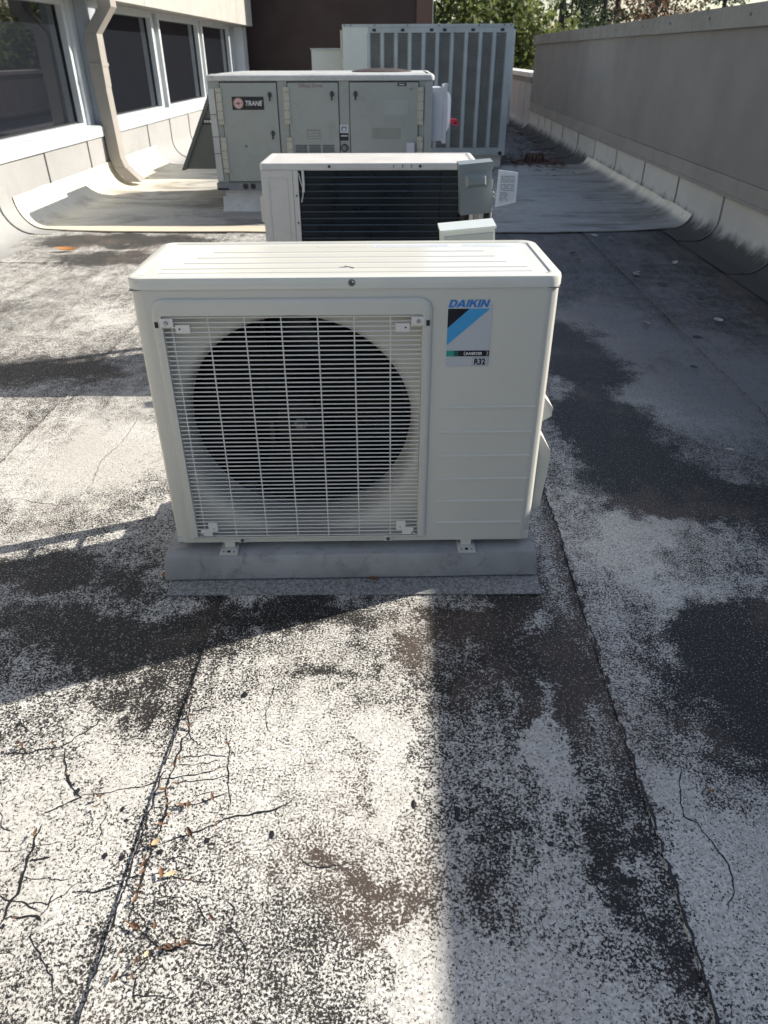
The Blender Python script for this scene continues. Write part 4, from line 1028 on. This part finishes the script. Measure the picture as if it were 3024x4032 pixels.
bm = B(); box(bm, -.532, -.487, TY - .0039, TY - .0036, .662, .703); obj('pictogram_frame', bm, 'ink', s1, smooth=0)
bm = B(); prism(bm, [(-.526, .668), (-.493, .668), (-.509, .698)], 'y', TY - .0043, TY - .004); obj('pictogram', bm, 'paper', s1, smooth=0)
s2 = T(bx('black_sticker', 'bkprint', rt, -.545, -.474, TY - .0035, TY - .001, .592, .650, smooth=0))
bm = B()
for k in range(4): box(bm, -.537 + k * .015, -.526 + k * .015, TY - .0039, TY - .0036, .624, .634)
obj('plate_print', bm, 'whiteprint', s2, smooth=0)
bm = B(); lathe(bm, [(0, -.032), (.02, -.030), (.031, -.015), (.034, -.001)], 20, c=(-.509, TY, .535)); T(obj('cable_gland', bm, 'dsteel', rt))
# hood on the left flank
bm = B(); prism(bm, [(X0 - .001, .27), (X0 - .52, .27), (X0 - .11, 1.02), (X0 - .001, 1.02)], 'y', TY + .82, TY + 1.30); hd_ = T(obj('side_hood', bm, 'hoodgrey', rt, bevel=.005))
bm = B(); prism(bm, [(-2.195, .258), (-2.160, .258), (-1.745, 1.03), (-1.785, 1.03)], 'y', TY + .805, TY + 1.31); obj('hood_edge', bm, 'hoodgrey', hd_, bevel=.003)
pl_ = bx('hood_plate', 'bkprint', hd_, -1.93, -1.76, TY + .812, TY + .818, .66, .71, smooth=0)
bm = B()
for k in range(5): box(bm, -1.915 + k * .026, -1.897 + k * .026, TY + .8105, TY + .8115, .675, .697)
obj('plate_print', bm, 'whiteprint', pl_, smooth=0)
# safety switch on the right flank
sw = thing('safety_switch', 'pale safety switch with red handle on the rooftop unit flank', 'safety switch', (.30, TY + .2, .56))
bm = B(); box(bm, .249, .345, TY + .16, TY + .50, .575, .982); P(obj('enclosure', bm, 'lav', sw, bevel=.006))
bm = B(); box(bm, .346, .378, TY + .15, TY + .51, .555, 1.0); dr_ = P(obj('door', bm, 'lav', sw, bevel=.004))
bm = B(); prism(bm, [(.378, .64), (.402, .68), (.412, .72), (.412, .90), (.402, .935), (.378, .955)], 'y', TY + .20, TY + .46); P(obj('door_bulge', bm, 'sleeve', sw, bevel=.006))
bm = B(); lathe(bm, [(0, 1.0), (.022, 1.0), (.022, 1.012), (0, 1.016)], 14, c=(.362, TY + .17, 0), axis='z'); P(obj('hub_cap', bm, 'steel', sw))
bm = B(); prism(bm, [(.412, .735), (.430, .748), (.470, .742), (.488, .715), (.470, .690), (.440, .700), (.430, .715), (.412, .712)], 'y', TY + .16, TY + .185); h_ = P(obj('handle', bm, 'red', sw, bevel=.004))
bm = B(); lathe(bm, [(0, -.002), (.010, -.002), (.010, .001)], 12, c=(.458, TY + .159, .716)); obj('handle_hole', bm, 'black', h_)

# ================================================================== CONDENSER CABINET
CY = 10.
cc = thing('condenser_cabinet', 'tall galvanised cabinet with vertical perforated louvre bays', 'condenser', (.27, CY + .7, 0))
x0, x1, z0, z1 = -.717, 1.262, .160, 1.520
P(bx('core', 'louvre', cc, x0 + .02, x1 - .02, CY + .035, CY + 1.4, z0 + .01, z1 - .02))
P(bx('top_rail', 'galv', cc, x0, x1, CY - .004, CY + 1.42, 1.492, z1, bevel=.004))
P(bx('base_rail', 'galv', cc, x0, x1, CY - .004, CY + 1.42, z0, .245, bevel=.004))
P(bx('blank_panel', 'boxpale', cc, x0 + .004, -.418, CY - .001, CY + .034, .246, 1.491, bevel=.003))
P(bx('corner_post', 'galv', cc, 1.212, x1 - .001, CY - .003, CY + .04, .246, 1.491, bevel=.003))
P(bx('corner_post', 'galv', cc, x1 - .03, x1 - .002, CY + .041, CY + 1.4, .246, 1.491, bevel=.003))
P(bx('head_panel', 'galv', cc, -.417, 1.211, CY + .004, CY + .034, 1.437, 1.491))
for x in (x0 + .03, x0 + .10, -.34, .04, .40, .86, 1.15, 1.225):
    bm = B(); lathe(bm, [(0, -.008), (.008, -.007), (.009, -.004)], 10, c=(x, CY, 1.506)); P(obj('screw', bm, 'dsteel', cc))
ribs = [-.412, -.252, -.092, .068, .229, .389, .558, .722, .887, 1.046, 1.203]
for x in ribs:
    w_ = .017
    P(bx('louvre_rib', 'galv', cc, x - w_, x + w_, CY - .002, CY + .030, .246, 1.478 if x > -.4 else 1.436, bevel=.003))
bm = B()
# perforated edges: rows of tiny holes beside each rib
def holes(x):
    b = B()
    for k in range(48):
        z = .26 + k * .0245; box(b, x - .0045, x + .0045, CY + .0265, CY + .0285, z, z + .012)
    return b
bm.free()
for a, b in zip(ribs, ribs[1:]):
    bay = P(bx('louvre_bay', 'louvre', cc, a + .0175, b - .0175, CY + .018, CY + .034, .246, 1.436, smooth=0))
    bm = B(); nz = 58
    for k in range(nz):
        z = .250 + k * (1.186 / nz); prism(bm, [(CY + .0175, z), (CY + .009, z + .004), (CY + .0175, z + .011)], 'x', a + .032, b - .032)
    stuff(obj('louvre_blade', bm, 'louvre', bay, smooth=0))
    bm = B()
    for k in range(44):
        z = .255 + k * .0268
        for xx in (a + .0235, b - .0235): box(bm, xx - .005, xx + .005, CY + .013, CY + .0178, z, z + .013)
    stuff(obj('perforated_edge', bm, 'galv', bay, smooth=0))
for x in (-.345, -.016, .317, .468, .795, 1.132):
    bm = B(); box(bm, x - .022, x + .022, CY + .001, CY + .0036, 1.448, 1.476); P(obj('lifting_slot', bm, 'black', cc, smooth=0))
bm = B(); lathe(bm, [(0, -.008), (.022, -.008), (.024, -.005)], 14, c=(1.205, CY, .182)); P(obj('rail_hole', bm, 'black', cc))
P(bx('hinge_strip', 'hinge', cc, x0 - .024, x0 - .001, CY + .02, CY + .05, 1.19, 1.466, bevel=.004))
P(bx('hinge_strip', 'galv', cc, x1 + .001, x1 + .03, CY + .05, CY + .12, .5, 1.466, bevel=.004))
P(bx('cabinet_curb', 'curb', cc, x0 + .06, 1.226, CY + .06, CY + 1.35, 0, .159, bevel=.006))
P(bx('side_hood', 'boxpale', cc, -1.13, x0 - .026, CY + .42, CY + 1.2, .35, 1.276, bevel=.006))
P(bx('hood_top', 'galv', cc, -1.14, x0 - .027, CY + .40, CY + 1.21, 1.277, 1.292, bevel=.003))

# ================================================================== SMALL LEAVES
def leaf_mesh(L_, W__, curl, seed):
    r_ = random.Random(seed); bm = B(); g = []
    for k in range(6):
        u = k / 5; wd = W__ * math.sin(math.pi * min(.98, u * .93 + .05)) ** .8
        z = curl * L_ * (u - .5) ** 2 * 2
        g.append([bm.verts.new((L_ * (u - .5), -wd, z + wd * .5)), bm.verts.new((L_ * (u - .5), 0, z)), bm.verts.new((L_ * (u - .5), wd, z + wd * .6))])
    for a, b in zip(g, g[1:]):
        for i in range(2): bm.faces.new((a[i], a[i + 1], b[i + 1], b[i]))
    return bm
protos = []
rnd = random.Random(21)
for i, (x, y) in enumerate(LEAVES):
    if len(protos) < 4:
        o = obj('fallen_leaf', leaf_mesh(.011 + .003 * len(protos), .0018 + .0006 * len(protos), .25, i), 'leaf', None, smooth=80); protos.append(o)
    else:
        o = protos[i % 4].copy(); col.objects.link(o)
    o.location = (x, y, .0125); o.rotation_euler = (rnd.uniform(-.4, .4), rnd.uniform(-.3, .3), rnd.uniform(0, 3.1)); s = rnd.uniform(.7, 1.15); o.scale = (s, s, s)
    tag(o, 'tiny curled brown leaf ' + ('among the short cross cracks right of the long one' if x > -.42 and y > .66 else 'in the cracks below the large crack fork in the foreground' if y < .66 else 'in the left cracks beyond the dark lap line' if x < -.5 else 'in the long crack beside the left lap line'), 'leaf', 'small leaves caught in the roof cracks')
def one(label, x, y, L_, W__, mt, rz=0, z=.012):
    o = obj('fallen_leaf', leaf_mesh(L_, W__, .2, 1), mt, None, smooth=80); o.location = (x, y, z); o.rotation_euler = (.1, .05, rz); return tag(o, label, 'leaf')
one('long tan leaf blade lying across a short crack in the foreground', -.393, .7176, .024, .0035, 'leaftan', .35)
one('rounded tan leaf with turned edge where two cracks meet', -.437, .776, .017, .0055, 'leaftan', .8)
one('small yellow leaf at the top end of lowest crack', -.396, .584, .011, .0034, 'leaftan', 1.3)
one('orange leaf lying alone on the sunlit roof near left wall', -2.466, 5.46, .16, .032, 'leafor', .15)
one('small dark seed case on shaded roof at right foreground', .608, .907, .010, .0035, 'leafor', .3)
one('brown curled leaf at the left end of the grey pad', -.645, 1.574, .022, .007, 'leafor', 1.5)
one('reddish leaf tucked under the middle of the pad edge', -.07, 1.553, .032, .007, 'leaf', 0, .02)
one('tiny white petal beside the front heat pump on dark roof', .603, 2.377, .022, .006, 'leafpale', .1)
one('pale slender leaf on dark roof right of the front heat pump', 1.19, 2.349, .035, .006, 'leafpale', 0)
one('pinkish dry leaf on slate grey roof near the right lap', 1.516, 4.788, .05, .018, 'leafpale', .4)
for k, (x, y) in enumerate(PALE):
    if k == 5: continue
    o = obj('fallen_leaf', leaf_mesh(.06, .02, .3, k), 'leafpale', None, smooth=80); o.location = (x, y, .013); o.rotation_euler = (.2, .1, k * 1.1)
    tag(o, 'pale dry leaf scattered on slate grey roof before the cream strip', 'leaf', 'pale leaves on the shaded right side')
tw = B(); tube(tw, [(-.017, 0, 0), (.003, .004, .001), (.017, -.002, 0)], .0009, 5); tube(tw, [(0, .004, 0), (-.004, .012, .0015)], .0008, 5)
tw = obj('twig', tw, 'dsteel', None); tw.location = (-.127, 1.70, .8075); tag(tw, 'small dark twig lying on the lid of the front heat pump', 'twig')

# ================================================================== TREES
def leaves(bm, c, rad, n, size, rnd, flat=.8, shell_=.35):
    c = Vector(c)
    for k in range(n):
        while True:
            d = Vector((rnd.uniform(-1, 1), rnd.uniform(-1, 1), rnd.uniform(-1, 1)))
            if 0.05 < d.length < 1: break
        dn = d.normalized(); q = (shell_ + (1 - shell_) * d.length)
        lump = 1 + .45 * noise.noise(dn * 2.3 + c) + .25 * noise.noise(dn * 6 + c)
        if noise.noise((c + dn * q * rad[0]) * .9) < -.28: continue
        p = c + Vector((dn.x * rad[0], dn.y * rad[1], dn.z * rad[2])) * q * lump
        a = Vector((rnd.gauss(0, 1), rnd.gauss(0, 1), rnd.gauss(0, 1))).normalized(); b = a.orthogonal().normalized(); b.rotate(Matrix.Rotation(rnd.random() * 6.3, 3, a))
        e = a.cross(b); s = size * rnd.uniform(.5, 1.3)
        bm.faces.new([bm.verts.new(p + b * s), bm.verts.new(p + e * s * flat), bm.verts.new(p - b * s), bm.verts.new(p - e * s * flat)])
def broad(name, label, x, y, zt_, r_, n, size, mt, seed, zb=-5, group=None, cat='tree'):
    t = thing(name, label, cat, (x, y, zb), 0, group); rnd = random.Random(seed)
    h = zt_ - zb
    bm = B(); tube(bm, [(0, 0, 0), (.1, 0, h * .3), (-.05, .1, h * .6), (0, 0, h * .85)], [.16, .12, .08, .03], 8)
    for k in range(7):
        a = k * 2.4; z = h * (.3 + .07 * k); tube(bm, [(0, 0, z), (math.cos(a) * r_ * .4, math.sin(a) * r_ * .4, z + h * .08), (math.cos(a) * r_ * .75, math.sin(a) * r_ * .75, z + h * .14)], [.07, .045, .015], 6)
    obj('trunk', bm, 'bark', t)
    bm = B(); K = 10
    leaves(bm, (0, 0, h * .6), (r_ * .9, r_ * .9, h * .38), n // 2, size, rnd)
    for k in range(K):
        a = k * 2.4; q = r_ * .55; leaves(bm, (q * math.cos(a), q * math.sin(a), h * (.35 + .055 * k)), (r_ * .5, r_ * .5, h * .13), n // (2 * K), size, rnd)
    obj('crown', bm, mt, t, smooth=0, normals=False); return t
G1 = 'bushy green trees behind the condenser cabinet'
broad('leafy_tree', 'bright green bushy tree directly right of the brown wall', 1.6, 23, 4.0, 1.9, 15000, .075, 'fol', 1, group=G1)
broad('leafy_tree', 'bright green bushy tree filling the gap beyond the low parapet', 3.3, 22.5, 2.75, 1.3, 12000, .07, 'fol', 2, group=G1)
broad('leafy_tree', 'taller green tree rising behind the louvred cabinet corner', 3.0, 26, 4.1, 1.6, 12000, .08, 'fol', 5, group=G1)
broad('leafy_tree', 'low green shrub tree peeking over the grey parapet end', 4.9, 25, 2.15, 1.2, 8000, .07, 'fol', 3, group=G1)
def conifer(label, x, y, zt_, r_, n, mt, seed, dens=1.):
    zb = -5; t = thing('pine_tree', label, 'pine tree', (x, y, zb), 0, 'tall sparse pines beyond the roof'); rnd = random.Random(seed); h = zt_ - zb
    bm = B(); lean = rnd.uniform(-.3, .3); tube(bm, [(0, 0, 0), (lean, 0, h * .5), (lean * .7, 0, h)], [.22, .15, .03], 8)
    br = []
    for k in range(int(34 * dens)):
        z = h * (.25 + .73 * (k + rnd.random()) / (34 * dens)); a = rnd.random() * 6.28; L_ = r_ * (1.05 - .75 * z / h) * rnd.uniform(.7, 1.15)
        e = (lean + math.cos(a) * L_, math.sin(a) * L_, z + L_ * rnd.uniform(-.15, .25)); tube(bm, [(lean * .9, 0, z), e], [.045, .012], 5); br.append((z, e))
    obj('trunk', bm, 'bark', t)
    bm = B()
    for z, e in br:
        for q in (.45, .75, 1.0):
            c = Vector((lean, 0, z)).lerp(Vector(e), q); leaves(bm, c, (.62, .62, .28), n // (3 * len(br)), .085, rnd, .45, .1)
    obj('crown', bm, mt, t, smooth=0, normals=False)
conifer('dark pine with broken crown just above the green bushes', 7.2, 40, 9.5, 2.0, 9000, 'con', 11)
conifer('dark pine standing second beyond the parapet corner', 9.3, 41, 9.0, 1.9, 9000, 'con', 12)
conifer('sparse pine with bare lower trunk left of the rusty trees', 11.0, 45, 10, 1.8, 6000, 'con', 13, .8)
conifer('thin pine showing sky between its branches above the parapet', 13.6, 47, 10, 1.8, 4500, 'con', 14, .7)
conifer('thin dark pine furthest right above the parapet cap', 17.4, 49, 8.5, 1.7, 5500, 'con', 15, .7)
conifer('tall pine half hidden by the bushy green trees', 5.2, 44, 10, 2.2, 8000, 'con', 16)
conifer('slim pine between the two reddest trees', 15.4, 52, 9, 1.5, 4000, 'con', 17, .6)
for k, (lb, x, y, zt_, r_, n) in enumerate((('rusty orange autumn tree low behind the parapet cap', 11.3, 40, 4.0, 1.6, 4200), ('reddish brown autumn tree left of the rusty one', 9.2, 44, 4.9, 1.7, 3800), ('faded pink brown tree at the thin pines', 14.4, 47, 5.2, 1.8, 3000), ('short russet tree before the pale sky gap', 12.6, 48, 4.6, 1.3, 2600))):
    broad('autumn_tree', lb, x, y, zt_, r_, n, .085, 'aut', 31 + k, group='autumn coloured trees beyond the parapet')
for k, (lb, x, y, zt_) in enumerate((('small green conifer top at far right over the parapet', 19.2, 50, 4.0), ('small green conifer top near the thin dark pine', 16.5, 47, 3.9), ('olive conifer top under the russet trees', 8.0, 36, 3.0))):
    broad('young_pine', lb, x, y, zt_, 1.5, 4500, .08, 'con', 51 + k, group='young pines beyond the parapet')
# trees east of the building, seen in the window glass
for k, (x, y) in enumerate(((16, 14), (19, 20), (15, 26), (22, 33), (17, 8), (24, 26))):
    broad('roadside_tree', 'tree beyond the right parapet, mirrored in the window glass', x, y, 5.5 + (k * 37 % 5) * .5, 2.6, 5000, .12, 'con', 71 + k, group='trees mirrored in the window glass')
